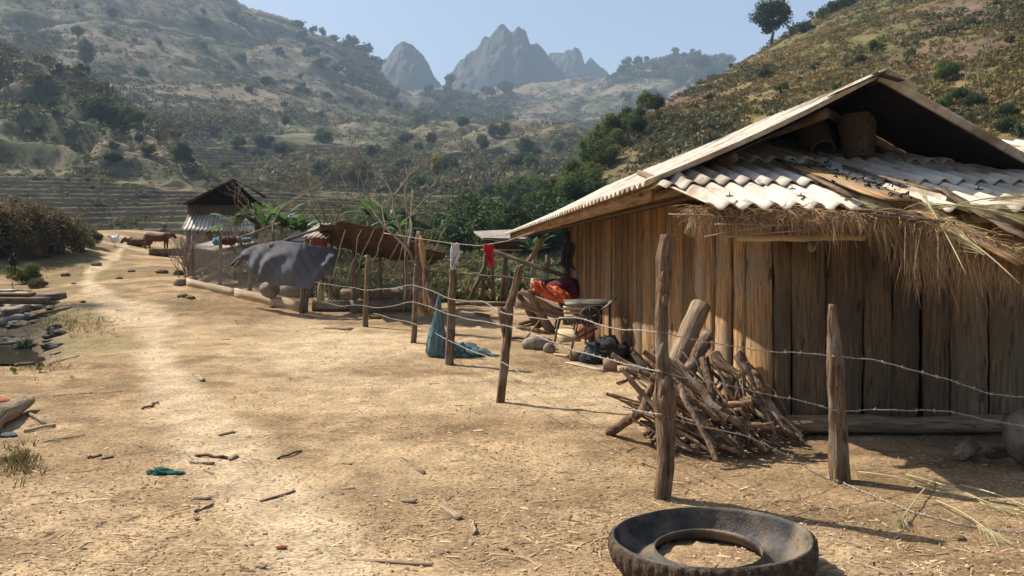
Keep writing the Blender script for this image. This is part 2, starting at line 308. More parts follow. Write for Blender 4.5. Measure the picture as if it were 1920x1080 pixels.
def water_mat():
    m = bpy.data.materials.new('muddy_water'); m.use_nodes = True; b = m.node_tree.nodes['Principled BSDF']
    b.inputs['Base Color'].default_value = (.035, .03, .022, 1); b.inputs['Roughness'].default_value = .08
    n = m.node_tree.nodes.new('ShaderNodeTexNoise'); n.inputs['Scale'].default_value = 9; q = m.node_tree.nodes.new('ShaderNodeBump'); q.inputs['Strength'].default_value = .35; q.inputs['Distance'].default_value = .02
    m.node_tree.links.new(n.outputs['Fac'], q.inputs['Height']); m.node_tree.links.new(q.outputs[0], b.inputs['Normal']); return m
m_water = water_mat()
def ground_mat():
    m = bpy.data.materials.new('earth'); m.use_nodes = True; nt = m.node_tree; N = nt.nodes; L = nt.links; b = N['Principled BSDF']
    a = N.new('ShaderNodeAttribute'); a.attribute_name = 'Col'; g = N.new('ShaderNodeNewGeometry'); sp = N.new('ShaderNodeAttribute'); sp.attribute_name = 'fine'
    def nz(s, d, r=.6, sc=None):
        n = N.new('ShaderNodeTexNoise'); n.inputs['Scale'].default_value = s; n.inputs['Detail'].default_value = d; n.inputs['Roughness'].default_value = r
        if sc:
            mp = N.new('ShaderNodeMapping'); mp.inputs['Scale'].default_value = sc; L.new(g.outputs['Position'], mp.inputs['Vector']); L.new(mp.outputs[0], n.inputs['Vector'])
        else: L.new(g.outputs['Position'], n.inputs['Vector'])
        return n
    n1 = nz(2.3, 9, .68); n2 = nz(28, 5, .7, (1, 1.7, 1)); n3 = nz(.35, 8, .7)
    def rng(n, lo, hi, a_, b_):
        r = N.new('ShaderNodeMapRange'); r.inputs['From Min'].default_value = lo; r.inputs['From Max'].default_value = hi; r.inputs['To Min'].default_value = a_; r.inputs['To Max'].default_value = b_
        L.new(n.outputs['Fac'], r.inputs['Value']); return r
    r1 = rng(n1, .36, .62, .72, 1.2); r2 = rng(n2, .36, .58, .48, 1.25); r3 = rng(n3, .35, .65, .75, 1.25)
    m12 = N.new('ShaderNodeMath'); m12.operation = 'MULTIPLY'; L.new(r1.outputs[0], m12.inputs[0]); L.new(r2.outputs[0], m12.inputs[1])
    mf = N.new('ShaderNodeMix'); mf.data_type = 'FLOAT'; L.new(sp.outputs['Fac'], mf.inputs['Factor']); L.new(r3.outputs[0], mf.inputs['A']); L.new(m12.outputs[0], mf.inputs['B'])
    v = N.new('ShaderNodeVectorMath'); v.operation = 'SCALE'; L.new(a.outputs['Color'], v.inputs[0]); L.new(mf.outputs['Result'], v.inputs['Scale'])
    L.new(v.outputs[0], b.inputs['Base Color']); b.inputs['Roughness'].default_value = .95; b.inputs['Specular IOR Level'].default_value = .08
    b1 = N.new('ShaderNodeBump'); b1.inputs['Strength'].default_value = .9; b1.inputs['Distance'].default_value = .03; L.new(n2.outputs['Fac'], b1.inputs['Height'])
    b2 = N.new('ShaderNodeBump'); b2.inputs['Strength'].default_value = .7; b2.inputs['Distance'].default_value = .5; L.new(n3.outputs['Fac'], b2.inputs['Height']); L.new(b1.outputs[0], b2.inputs['Normal'])
    mb = N.new('ShaderNodeMix'); mb.data_type = 'VECTOR'; L.new(sp.outputs['Fac'], mb.inputs['Factor']); L.new(b2.outputs[0], mb.inputs['A']); L.new(b1.outputs[0], mb.inputs['B'])
    L.new(mb.outputs['Result'], b.inputs['Normal']); return m
m_ground = ground_mat()
# ------------------------------------------------------------------ ground sheet
def build_ground():
    px = np.concatenate([np.linspace(-3600, -160, 90)[:-1], np.arange(-160, 2080, 3.0), np.linspace(2080, 5600, 90)])
    ys = np.concatenate([np.geomspace(1.2, 20, 520)[:-1], np.geomspace(20, 66, 240)[:-1], np.geomspace(66, 290, 420)[:-1], np.geomspace(290, 1500, 230)[:-1], np.geomspace(1500, 6000, 12)])
    PX, YY = np.meshgrid(px, ys); X = (PX-CX)/F*YY
    Z, pc, isr, tm = H(X, YY, True); PY = HY-(Z-CH)*F/YY
    n = len(px); V = np.stack([X, YY, Z], -1).reshape(-1, 3)
    I = np.arange(V.shape[0]).reshape(len(ys), n); q = np.stack([I[:-1, :-1], I[:-1, 1:], I[1:, 1:], I[1:, :-1]], -1).reshape(-1, 4)
    def C(*c): return np.array(c)
    def mx(a, b, t): return a+(b-a)*t[..., None]
    o = np.ones(X.shape+(3,))
    # yard
    w1 = fbm(X/1.6, YY/1.1, 4, 51); w2 = fbm(X/5, YY/3.5, 3, 55)
    yard = mx(C(.345, .232, .125)*o, C(.49, .343, .192)*o, sm(.35, .62, w1))
    yard = mx(yard, C(.27, .16, .078)*o, .55*sm(.5, .66, w2)*sm(9, 3, PY*0+6))
    w3 = fbm(X/.55+9, YY/.42, 4, 57); yard = mx(yard, C(.19, .12, .06)*o, .62*sm(.54, .66, w3)*sm(.3, .5, w2))
    w4 = fbm(X/2.3, YY/1.5, 4, 59); yard = mx(yard, C(.24, .19, .085)*o, .6*sm(.42, .6, w4)*(1-sm(330, 520, PX))*sm(8, 12, YY))
    yard = mx(yard, C(.22, .14, .07)*o, .55*sm(.48, .62, w4)*sm(15, 20, YY))
    dp = pathdist(PX, PY)
    yard = mx(yard, C(.58, .435, .27)*o, (1-sm(.5, 1.9, dp+(w1-.5)*1.8))*.85)
    cl = np.exp(-((PX-1080)/170)**2-((PY-730)/70)**2)+np.exp(-((PX-760)/220)**2-((PY-700)/60)**2)*.7+np.exp(-((PX-600)/130)**2-((PY-650)/45)**2)
    yard = mx(yard, C(.57, .43, .26)*o, np.clip(cl, 0, 1)*.75*sm(.3, .6, w1+.1))
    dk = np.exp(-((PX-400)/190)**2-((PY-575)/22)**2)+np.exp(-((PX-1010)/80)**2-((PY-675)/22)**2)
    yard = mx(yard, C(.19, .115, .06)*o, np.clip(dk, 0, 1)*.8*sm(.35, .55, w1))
    gm = np.exp(-((PX-130)/120)**2-((PY-610)/40)**2)+np.exp(-((PX-90)/120)**2-((PY-500)/22)**2)+np.exp(-((PX-20)/60)**2-((PY-870)/30)**2)*.7
    yard = mx(yard, C(.17, .15, .06)*o, np.clip(gm, 0, 1)*.8*sm(.4, .62, w1+.05))
    mud = np.exp(-((PX-15)/80)**2)*sm(11.6, 13, YY)*(1-sm(18.5, 20, YY))+.8*np.exp(-((PX-160)/60)**2-((PY-573)/6)**2); yard = mx(yard, C(.06, .05, .038)*o, np.clip(mud*1.3, 0, 1))
    # fields behind
    n1 = fbm(X/30+3, YY/30, 5, 61); n2 = fbm(X/7, YY/7, 4, 67); n3 = fbm((X-.6*YY)/26, (YY+.4*X)/90, 4, 71)
    hill = mx(C(.17, .135, .095)*o, C(.112, .11, .058)*o, sm(.40, .58, n1*.6+n2*.4))
    hill = mx(hill, C(.18, .14, .10)*o, sm(.57, .68, n3)*.65)
    hill = mx(hill, C(.055, .065, .032)*o, sm(.52, .62, n2*.5+(1-n3)*.5)*.75)
    hill = hill*(.7+.6*fbm(X/(2+YY*.012), YY/(2+YY*.02), 3, 77))[..., None]
    tt = np.clip(tm[0]+tm[1]+tm[2]+tm[3]*.7, 0, 1)
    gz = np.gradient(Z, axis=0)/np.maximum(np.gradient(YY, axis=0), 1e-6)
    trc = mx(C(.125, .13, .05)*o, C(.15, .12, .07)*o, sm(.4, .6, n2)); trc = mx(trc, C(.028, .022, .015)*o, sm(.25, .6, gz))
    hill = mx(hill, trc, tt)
    # plateau, pink soil
    rr = fbm(X/11, YY/22, 4, 81); r2 = fbm(X/2.2, YY/4, 4, 83)
    rh = mx(C(.20, .145, .065)*o, C(.115, .105, .042)*o, sm(.38, .6, rr*.55+r2*.45)); rh = mx(rh, C(.155, .10, .07)*o, sm(.5, .62, fbm(X/17, YY/19, 3, 87)))
    rh = mx(rh, C(.08, .085, .03)*o, sm(.55, .66, r2)*.7)
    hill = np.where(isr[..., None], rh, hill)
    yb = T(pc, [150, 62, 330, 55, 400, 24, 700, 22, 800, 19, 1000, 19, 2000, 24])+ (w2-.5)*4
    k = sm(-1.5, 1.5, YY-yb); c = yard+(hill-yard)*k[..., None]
    b = MB(); b.add(V, q); 
    # ground behind the camera
    gx, gy = np.meshgrid(np.linspace(-60, 60, 61), np.linspace(-50, 1.6, 30)); J = np.arange(gx.size).reshape(gx.shape)
    b.add(np.stack([gx, gy, gx*0-.03], -1).reshape(-1, 3), np.stack([J[:-1, :-1], J[:-1, 1:], J[1:, 1:], J[1:, :-1]], -1).reshape(-1, 4))
    ob = b.build('ground', m_ground, smooth=True, origin=(0, 0, 0)); me = ob.data
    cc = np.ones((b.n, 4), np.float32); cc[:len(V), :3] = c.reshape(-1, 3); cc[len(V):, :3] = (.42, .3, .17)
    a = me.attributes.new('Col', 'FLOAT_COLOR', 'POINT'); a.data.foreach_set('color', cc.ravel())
    f = np.ones(b.n, np.float32); f[:len(V)] = 1-sm(25, 70, YY).ravel(); a = me.attributes.new('fine', 'FLOAT', 'POINT'); a.data.foreach_set('value', f)
    tag(ob, None, None, kind='structure')
build_ground()
# karst peaks far away
def karst(name, prof, Y, dep, seed):
    xs = np.arange(prof[0], prof[-2]+1, 1.2); zt = CH+(HY-T(xs, prof))/F*Y
    v = np.linspace(-1, 1, 110); XX, VV = np.meshgrid(xs, v)
    env = np.sqrt(np.clip(1-VV**2, 0, 1))
    zz = np.broadcast_to(zt, XX.shape); yy = Y+VV*dep
    wx = (XX-CX)/F*yy; zz = 60+(zz-60)*env**.8
    ct = 1-np.exp(-(VV/.16)**2); zz = zz+(fbm(wx/38, yy/38, 4, seed)-.5)*52*env*ct+(fbm(wx/12, yy/12, 3, seed+4)-.5)*10+(fbm(wx/4, yy/4, 2, seed+8)-.5)*5
    b = MB(); I = np.arange(XX.size).reshape(XX.shape)
    b.add(np.stack([wx, yy, zz], -1).reshape(-1, 3), np.stack([I[:-1, :-1], I[:-1, 1:], I[1:, 1:], I[1:, :-1]], -1).reshape(-1, 4))
    ob = b.build(name, m_karst, smooth=True); tag(ob, None, None, kind='structure')
m_karst = M('karst_rock', (.012, .022, .012), (.045, .05, .03), ns=.03, coord='obj', bump=.6, bs=.05, dist=8)
karst('hill', [680, 230, 694, 165, 712, 130, 735, 97, 748, 84, 762, 80, 780, 92, 800, 118, 815, 145, 838, 175, 850, 220], 1300, 110, 3)
karst('hill', [815, 250, 843, 150, 862, 122, 890, 108, 910, 84, 930, 72, 945, 58, 960, 64, 972, 62, 985, 70, 993, 94, 1005, 92, 1022, 108, 1045, 135, 1075, 160, 1100, 220], 1380, 160, 5)
karst('hill', [1000, 220, 1028, 106, 1040, 99, 1056, 104, 1066, 104, 1078, 96, 1090, 104, 1097, 128, 1108, 116, 1122, 124, 1140, 138, 1180, 200], 1560, 110, 8)
# ------------------------------------------------------------------ foliage
def leaves(b, cen, rad, n, size, rng, asp=.6, up=.5, squash=1.0):
    cen = np.asarray(cen, float); k = rng.integers(0, len(cen), n); rad = np.broadcast_to(rad, (len(cen),))
    d = rng.normal(0, 1, (n, 3)); d /= np.linalg.norm(d, axis=1)[:, None]; rr = rng.uniform(0, 1, n)**.45
    p = cen[k]+d*(rad[k]*rr)[:, None]*np.array([1, 1, squash])
    nrm = d*.6+rng.normal(0, .6, (n, 3))+np.array([0, 0, up]); nrm /= np.linalg.norm(nrm, axis=1)[:, None]
    a = np.cross(nrm, rng.normal(0, 1, (n, 3))); a /= np.linalg.norm(a, axis=1)[:, None]; c = np.cross(nrm, a)
    s = size*rng.uniform(.6, 1.35, n)[:, None]; a = a*s; c = c*s*asp
    V = np.stack([p-a, p+c*.9, p+a, p-c], 1).reshape(-1, 3)
    ct = rng.uniform(0, 1, len(cen)); t = np.clip(ct[k]*.55+rng.uniform(0, .45, n), 0, 1)
    b.add(V, np.arange(4*n).reshape(-1, 4), np.repeat(t, 4))
def crown(seed, n, size, rx=1, rz=1, zc=1.3, nc=26, cr=.38, shape='round', keep=.8):
    rng = np.random.default_rng(seed); d = rng.normal(0, 1, (nc, 3)); d /= np.linalg.norm(d, axis=1)[:, None]
    c = d*rng.uniform(.3, 1, nc)[:, None]**.6*np.array([rx, rx, rz])*.72
    if shape == 'cone': t = (c[:, 2]/rz+.75)/1.5; c[:, :2] *= (1.2-t)[:, None]
    if shape == 'tiers': c[:, 2] = np.round(c[:, 2]/rz*2)/2*rz
    c[:, 2] += zc; b = MB(); leaves(b, c, rng.uniform(.55, 1.15, nc)*cr, n, size, rng); return b
def limbs(seed, h, zc, rx, rz, r, nb=7):
    rng = random.Random(seed); b = MB(); top = zc+rz*.4
    pts = [(rng.uniform(-.04, .04)*h, rng.uniform(-.04, .04)*h, top*k/6-.05*(k == 0)) for k in range(7)]; pts[0] = (0, 0, -.12)
    b.tube(pts, [r*(1.15-.16*k) for k in range(7)], 7, rough=.05)
    for i in range(nb):
        z0 = zc-rz*.75+rng.uniform(0, .9)*rz; z0 = max(.25*top, z0); a = rng.uniform(0, 6.28); l = rx*rng.uniform(.5, .85)
        p = [(math.cos(a)*l*t, math.sin(a)*l*t, z0+l*.8*t**.8) for t in (0, .35, .7, 1)]
        b.tube(p, [r*.45, r*.3, r*.2, r*.08], 5)
    return b
PROTO = {}
def proto(key, n, size, rx, rz, zc, nc, cr, mleaf, seed, shape='round', r=.06, name='broadleaf_tree', nb=7):
    t = thing(name, 'x', 'tree', (0, 0, 0))
    crown(seed, n, size, rx, rz, zc, nc, cr, shape).build('crown', mleaf, t)
    limbs(seed, zc+rz, zc, rx, rz, r, nb).build('trunk', m_bark, t, smooth=True)
    PROTO[key] = [t, False]; return t
def put(key, loc, s, label, cat='tree', group=None, rz=None, name=None):
    t, used = PROTO[key]; rz = random.uniform(0, 6.28) if rz is None else rz
    if not used:
        PROTO[key][1] = True; t.location = loc; t.rotation_euler.z = rz; t.scale = (s, s, s) if not isinstance(s, tuple) else s
        tag(t, label, cat, group); o = t
    else: o = dup(t, loc, rz, s, label, group, cat)
    if group is None and 'group' in o: del o['group']
    if name: o.name = name
    return o
# unit trees about 2.4 tall
proto('round', 4200, .065, 1.0, .85, 1.45, 30, .42, m_leaff, 1)
proto('tall', 2600, .08, .62, 1.1, 1.5, 30, .34, m_leaff, 2, r=.05)
proto('dark', 10500, .042, 1.0, .9, 1.25, 44, .36, m_leafd, 3)
proto('bush', 8000, .045, 1.15, .62, .62, 34, .36, m_leafd, 4, nb=5, name='shrub')
proto('lbush', 7000, .045, 1.1, .7, .7, 30, .36, m_leafl, 5, nb=5, name='shrub')
proto('sparse', 900, .07, .8, .9, 1.5, 18, .26, m_leafl, 6, r=.035)
proto('yellow', 4200, .06, .62, 1.15, 1.35, 34, .32, m_leafy, 7, r=.05)
proto('dry', 7000, .045, 1.15, .7, .7, 34, .38, m_leafr, 8, nb=9, r=.03, name='shrub')
proto('big', 9000, .05, 1.0, .95, 1.5, 46, .34, m_leafd, 9, r=.07)
proto('mini', 420, .17, 1.0, .8, 1.15, 12, .45, m_leaff, 10, nb=3)
proto('mbush', 380, .17, 1.15, .6, .6, 10, .5, m_leaff, 11, nb=2, name='shrub')
def at(key, px, py, hp, label, k=1.0, **kw):   # tree with base at pixel, height in pixels
    unit = {'round': 2.5, 'tall': 2.8, 'dark': 2.4, 'bush': 1.4, 'lbush': 1.5, 'sparse': 2.6, 'yellow': 2.7, 'dry': 1.6, 'big': 2.7, 'mini': 2.2, 'mbush': 1.4}[key]
    p = G(px, py, **({'ymin': kw.pop('ymin')} if 'ymin' in kw else {})); p.z -= .05
    s = hp/F*p.y/unit
    return put(key, p, (s*k, s*k, s), label, **kw)
# individually described trees
at('big', 1447, 86, 104, 'large dark spreading tree standing alone on the right ridge against the sky', 1.12)
at('round', 1316, 142, 46, 'round olive crowned tree at the left end of the right ridge', 1.1)
at('lbush', 1358, 125, 30, 'pale loose shrub on the skyline beside the round crowned tree', cat='shrub')
at('sparse', 1706, 138, 58, 'small leafy green tree on the bare brown slope above the hut roof peak', .9)
at('lbush', 1772, 152, 48, 'bright green bush on the slope just right of the small leafy tree', cat='shrub')
at('round', 1535, 42, 26, 'little thin tree on the right ridge line uphill from the large dark tree', .7)
at('yellow', 820, 342, 70, 'yellow flowering tree with drooping crown in the middle of the valley', .8)
at('dark', 985, 300, 52, 'dark rounded tree in the valley centre, larger of a neighbouring pair')
at('dark', 908, 285, 30, 'dark rounded tree in the valley centre, smaller of a neighbouring pair')
at('round', 735, 192, 28, 'small ball shaped tree alone on the bare grey slope of the left mountain', 1.1)
at('tall', 163, 138, 75, 'tall dark tree with bright top halfway up the left hillside', 1.0)
at('round', 145, 78, 36, 'round grey green tree just above the tall dark tree on the left hillside')
at('bush', 195, 232, 56, 'wide dark thicket bush low on the left hillside', 1.3, cat='shrub')
at('lbush', 248, 235, 42, 'yellow green leafy bush at the right edge of the dark thicket', cat='shrub')
at('dark', 98, 212, 36, 'small dark pointed tree on the grassy spur at left', .6)
at('dry', 42, 202, 24, 'little rust red shrub on the grassy spur at far left', .8, cat='shrub')
at('dark', 342, 322, 66, 'dark green tree above the left terraces', .8)
at('round', 497, 168, 30, 'lone grey green tree on the mountain slope above the terraced fields', 1)
at('round', 535, 245, 34, 'small upright tree just above the upper terraces', .7)
at('mini', 1175, 195, 30, 'hazy tree at the foot of the far forest ridge')
# groups
def scatter(n, box, keys, hp, label, group, cat='tree', ymin=60, prob=None, kx=(.8, 1.2)):
    c = 0; t = 0
    while c < n and t < n*8:
        t += 1; px = random.uniform(box[0], box[2]); py = random.uniform(box[1], box[3])
        if prob and random.random() > prob(px, py): continue
        p = G(px, py, ymin); 
        if abs(HY-(p.z-CH)*F/p.y-py) > 6: continue
        key = random.choice(keys); unit = 2.3 if 'bush' not in key and key != 'dry' else 1.4
        h = random.uniform(*hp); s = h/F*p.y/unit; k = random.uniform(*kx); p.z -= .03*s
        put(key, p, (s*k, s*k, s), label, cat, group); c += 1
scatter(16, (560, 20, 720, 150), ['mini', 'mbush', 'mbush'], (12, 24), 'hazy tree on the skyline of the left mountain', 'trees on the left mountain skyline', prob=lambda x, y: 1 if abs(y-(np.interp(x, [480, 560, 650, 690, 715, 760], [5, 40, 76, 98, 135, 162])+4)) < 12 else 0)
scatter(34, (560, 70, 760, 220), ['mini', 'mbush', 'round'], (10, 22), 'hazy grey green tree on the upper left mountain', 'trees high on the left mountain')
scatter(30, (800, 165, 960, 222), ['mini', 'mini', 'round'], (16, 30), 'tree of the small dark wood below the karst peaks', 'trees in the small wood below the peaks', ymin=400)
scatter(36, (1130, 92, 1400, 145), ['mini', 'mini', 'round'], (12, 24), 'tree of the hazy forest on the far ridge right of the peaks', 'trees on the far forest ridge', ymin=500)
scatter(26, (60, 20, 560, 260), ['mini', 'mbush', 'mbush', 'bush'], (9, 24), 'grey green bush or tree dotted on the left hillside', 'trees dotted over the left hillside', ymin=150)
scatter(34, (600, 235, 1060, 370), ['dark', 'bush', 'round', 'lbush', 'sparse'], (16, 38), 'green tree among the scrub of the valley floor', 'trees on the valley floor', ymin=90)
scatter(14, (150, 260, 600, 350), ['bush', 'lbush', 'round'], (12, 30), 'bush beside the terraced fields at left', 'bushes along the terraces', cat='shrub', ymin=90)
def strip(pts, n, keys, hp, label, group, cat, jit=16, ymin=30, kx=(.8, 1.2)):
    for i in range(n):
        t = i/(n-1)*(len(pts)-1); k = min(int(t), len(pts)-2); f = t-k
        px = pts[k][0]*(1-f)+pts[k+1][0]*f+random.uniform(-jit, jit); py = pts[k][1]*(1-f)+pts[k+1][1]*f+random.uniform(-jit, jit)
        p = G(px, py, ymin); key = random.choice(keys); unit = 2.3 if 'bush' not in key and key != 'dry' else 1.4
        s = random.uniform(*hp)/F*p.y/unit; kk = random.uniform(*kx); p.z -= .05*s; put(key, p, (s*kk, s*kk, s), label, cat, group)
strip([(1235, 205), (1180, 240), (1130, 290), (1085, 350), (1055, 400)], 26, ['dark', 'lbush', 'bush', 'lbush', 'sparse'], (36, 66), 'leafy tree on the green edge of the right hill', 'trees along the lower edge of the right hill', 'tree', 22)
strip([(1290, 168), (1380, 122)], 8, ['sparse', 'mini', 'lbush'], (14, 30), 'thin tree on the left end of the right ridge', 'thin trees on the right ridge', 'tree', 5)
strip([(1480, 70), (1590, 10)], 9, ['sparse', 'mbush', 'sparse'], (14, 30), 'thin young tree along the right ridge line', 'young trees on the right ridge', 'tree', 6)
strip([(1300, 260), (1500, 170), (1700, 120), (1900, 60)], 22, ['mbush', 'bush', 'lbush'], (10, 24), 'low green bush on the ochre right hillside', 'bushes on the right hillside', 'shrub', 60)
strip([(1740, 200), (1900, 260)], 12, ['bush', 'mbush', 'lbush'], (16, 34), 'dark bush on the slope right of the roof peak', 'bushes on the slope behind the roof', 'shrub', 40)
# dense green thicket right of the coop
strip([(860, 455), (905, 470), (960, 475), (1020, 480), (1060, 470)], 14, ['dark', 'bush', 'dark'], (80, 125), 'dense dark green tree in the thicket behind the clothesline', 'trees of the dark thicket behind the clothesline', 'tree', 8, ymin=30, kx=(.9, 1.2))
strip([(700, 455), (760, 450), (830, 455)], 7, ['bush', 'dark', 'lbush'], (40, 75), 'green shrub behind the rusty roof of the pen', 'shrubs behind the pen', 'shrub', 8, ymin=30)
strip([(960, 395), (1050, 420), (1000, 370)], 10, ['bush', 'lbush', 'dark'], (40, 70), 'green shrub at the foot of the valley slope', 'shrubs at the foot of the valley slope', 'shrub', 14, ymin=40)
# bramble bank at left
for i, (px, py, h, k) in enumerate([(-60, 478, 150, 'dry'), (20, 480, 132, 'dry'), (75, 478, 112, 'dry'), (120, 474, 95, 'dry'), (150, 468, 60, 'lbush'), (55, 486, 70, 'dry'), (168, 462, 44, 'dry'), (-10, 482, 80, 'bush')]):
    at(k, px, py, h, ['dry', 'bush'][k != 'dry'] and ('leafy green shrub in the bramble bank at the left edge' if k != 'dry' else 'dry brown bramble shrub in the bank at the left edge'), .85, cat='shrub', group='shrubs of the left bramble bank' if k == 'dry' else 'green shrubs of the left bank', ymin=24)
# scrub as stuff
def scrub(name, n, box, size, mat, ymin, ymax, dens, leafn, seed):
    rng = np.random.default_rng(seed); m = n*3
    px = rng.uniform(box[0], box[1], m); Y = np.exp(rng.uniform(math.log(ymin), math.log(ymax), m)); x = (px-CX)/F*Y
    z, pc, isr, tm = H(x, Y, True); d = dens(x, Y, px, isr, tm); keep = rng.uniform(0, 1, m) < d
    x, Y, z = x[keep][:n], Y[keep][:n], z[keep][:n]; k = len(x); s = rng.uniform(size[0], size[1], k)*rng.uniform(.5, 1, k)
    b = MB(); cen = np.stack([x, Y, z+s*.35], 1); sz = np.repeat(s, leafn); kk = np.repeat(np.arange(k), leafn); N = k*leafn
    dd = rng.normal(0, 1, (N, 3)); dd /= np.linalg.norm(dd, axis=1)[:, None]; dd[:, 2] = np.abs(dd[:, 2])*.8-.2
    p = cen[kk]+dd*(sz*rng.uniform(.4, 1, N))[:, None]*np.array([1.2, 1.2, .8])
    a = rng.normal(0, 1, (N, 3)); a /= np.linalg.norm(a, axis=1)[:, None]; c = np.cross(a, rng.normal(0, 1, (N, 3))); c /= np.linalg.norm(c, axis=1)[:, None]
    a = a*(sz*.34)[:, None]; c = c*(sz*.24)[:, None]
    t = np.clip(rng.uniform(0, .6, k)[kk]+rng.uniform(0, .4, N), 0, 1)
    b.add(np.stack([p-a, p+c, p+a-c*.3], 1).reshape(-1, 3), np.arange(3*N).reshape(-1, 3), np.repeat(t, 3))
    o = b.build(name, mat, origin=(0, 0, 0)); tag(o, None, None, kind='stuff'); return o
def dleft(x, Y, px, isr, tm):
    n = fbm(x/30, Y/45, 4, 91); n2 = fbm((x-.6*Y)/26, (Y+.4*x)/90, 4, 71)
    return np.where(isr, 0, sm(.42, .6, n)*.9+.22)*np.where((Y < 235) & (px < 430), .4, 1)*np.where((Y > 255)*(Y < 420)*(px > 480), .35, 1)*np.where(n2 > .58, .25, 1)*(1-.95*np.clip(tm[0]+tm[1], 0, 1))
scrub('hillside_scrub', 42000, (-150, 1420), (.8, 3.2), m_scrub, 150, 1100, dleft, 16, 1)
def dmid(x, Y, px, isr, tm): return np.where(isr, 0, sm(.47, .62, fbm(x/9, Y/9, 4, 93))*.75+.14+.05*(px < 340))*(1-.93*np.clip(tm[0]+tm[1]+tm[2]*.7, 0, 1))*np.where((Y > 105) & (px > 560), .4, 1)
scrub('valley_scrub', 15000, (-100, 1120), (.35, 1.1), m_under, 62, 240, dmid, 26, 2)
def dright(x, Y, px, isr, tm): return np.where(isr, sm(.42, .6, fbm(x/6, Y/9, 4, 95))*.8+.15, 0)
scrub('right_hill_scrub', 15000, (980, 2050), (.18, .62), m_scrubr, 40, 215, dright, 20, 3)
def dgreen(x, Y, px, isr, tm): return np.where(isr, sm(.52, .62, fbm(x/14+7, Y/18, 4, 97))*.9*np.where(px < 1300, 1, .7)+.02, 0)
scrub('right_hill_bushes', 5000, (980, 2050), (.3, 1.0), m_scrub, 40, 210, dgreen, 30, 4)

def dwood(x, Y, px, isr, tm):
    a = sm(785, 810, px)*(1-sm(935, 965, px))*sm(560, 600, Y)*(1-sm(820, 880, Y))+sm(1120, 1180, px)*sm(880, 930, Y)+sm(640, 660, px)*(1-sm(700, 730, px))*sm(600, 640, Y)*.8
    return np.clip(a, 0, 1)*np.where(isr, 0, 1)*sm(.3, .45, fbm(x/25, Y/25, 3, 99))
scrub('far_wood', 7000, (600, 1450), (3.0, 7.5), m_leaff, 540, 1080, dwood, 20, 12)
# ================================================================== THE HUT
def wob(n, a): return [random.uniform(-a, a) for _ in range(n)]
def logpts(p0, p1, n=6, a=.02, sag=0):
    p0 = Vector(p0); p1 = Vector(p1)
    return [p0.lerp(p1, i/n)+Vector((random.uniform(-a, a), random.uniform(-a, a), random.uniform(-a, a)-sag*math.sin(math.pi*i/n))) for i in range(n+1)]
hut = thing('timber_hut', 'plank walled timber hut with pale corrugated roof and straw eave', 'hut', (2.41, 7.36, 0))
WX = lambda Y: 2.41-.139*(Y-7.36)
EX = lambda Y: 1.27-.139*(Y-7.5)
EZ = lambda Y: 2.33-.026*(Y-7.5)
SL = .465; RUN = 3.52-1.27
C0 = (2.41, 7.36); W = (1.97, 8.5)
# long recessed wall
b = MB(); Y = 8.45
while Y < 16.4:
    w = random.choice([.2, .26, .3, .36, .42]); y0, y1 = Y, min(Y+w, 16.4); ym = (y0+y1)/2; off = .03+random.uniform(-.012, .012)
    b.beam((WX(ym)+off, ym, -.03+hz(WX(ym), ym)), (WX(ym)+off+random.uniform(-.01, .01), ym, EZ(ym)+.42), (y1-y0)-random.uniform(.004, .014), .03, (-.139, 1, 0), random.random(), 12, .0035)
    Y = y1
b.build('side_wall', m_plank, hut)
b = MB(); n = 5; dx, dy = W[0]-C0[0], W[1]-C0[1]; ws = [.30, .16, .22, .13, .19]; tot = sum(ws); u = 0
for k, w_ in enumerate(ws):
    t = (u+w_/2)/tot; x, y = C0[0]+dx*t, C0[1]+dy*t; o = random.uniform(-.02, .02)
    b.beam((x+o, y, -.04), (x+o+.01, y+.01, 2.18), w_/tot*math.hypot(dx, dy)-random.uniform(.006, .02), .035, (dx, dy, 0), random.random()*.5+.5, 12, .006); u += w_
b.build('corner_wall', m_plank, hut)
# return between corner wall and recessed wall
MB().beam((2.12, 8.52, -.02), (2.12, 8.52, 2.2), .32, .03, (1, 0, 0), .4, 6).build('wall_return', m_plank, hut)
# gable wall
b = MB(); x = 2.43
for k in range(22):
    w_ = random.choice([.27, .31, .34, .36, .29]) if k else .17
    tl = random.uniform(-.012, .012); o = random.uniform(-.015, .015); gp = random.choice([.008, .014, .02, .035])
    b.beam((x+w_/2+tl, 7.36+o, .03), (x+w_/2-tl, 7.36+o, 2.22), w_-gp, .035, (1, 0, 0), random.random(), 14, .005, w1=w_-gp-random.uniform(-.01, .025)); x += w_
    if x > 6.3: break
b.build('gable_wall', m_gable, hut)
MB().tube(logpts((2.52, 7.27, .10), (7.1, 7.26, .09), 12, .012), [.085, .08, .083, .075, .08, .085, .08, .078, .08, .08, .075, .078, .08], 12, .5, .03).build('sill_log', m_log, hut, True)
b = MB(); b.beam((7.2, 7.4, -.05), (6.6, 16.4, -.05), .05, .05); 
MB().add([(6.3, 7.4, -.05), (5.1, 16.4, -.05), (5.1, 16.4, 1.5), (6.3, 7.4, 1.72)], np.array([[0, 1, 2, 3]]), .5).build('far_side_wall', m_shade, hut)
MB().add([(5.1, 16.4, -.05), (WX(16.4)+.05, 16.4, 0), (WX(16.4)+.05, 16.4, 2.4), (2.28, 16.4, 3.02), (5.1, 16.4, 1.5)], np.array([[0, 1, 2, 3, 4]]), .5).build('rear_wall', m_shade, hut)  # far side and rear walls: interior shade put into their near-black colour
def lining(fn, v0, v1, u0):
    def g(u, v):
        x, y, z = fn(u0+(1-u0)*u, v0+(v1-v0)*v); return x, y, z-.05
    return g
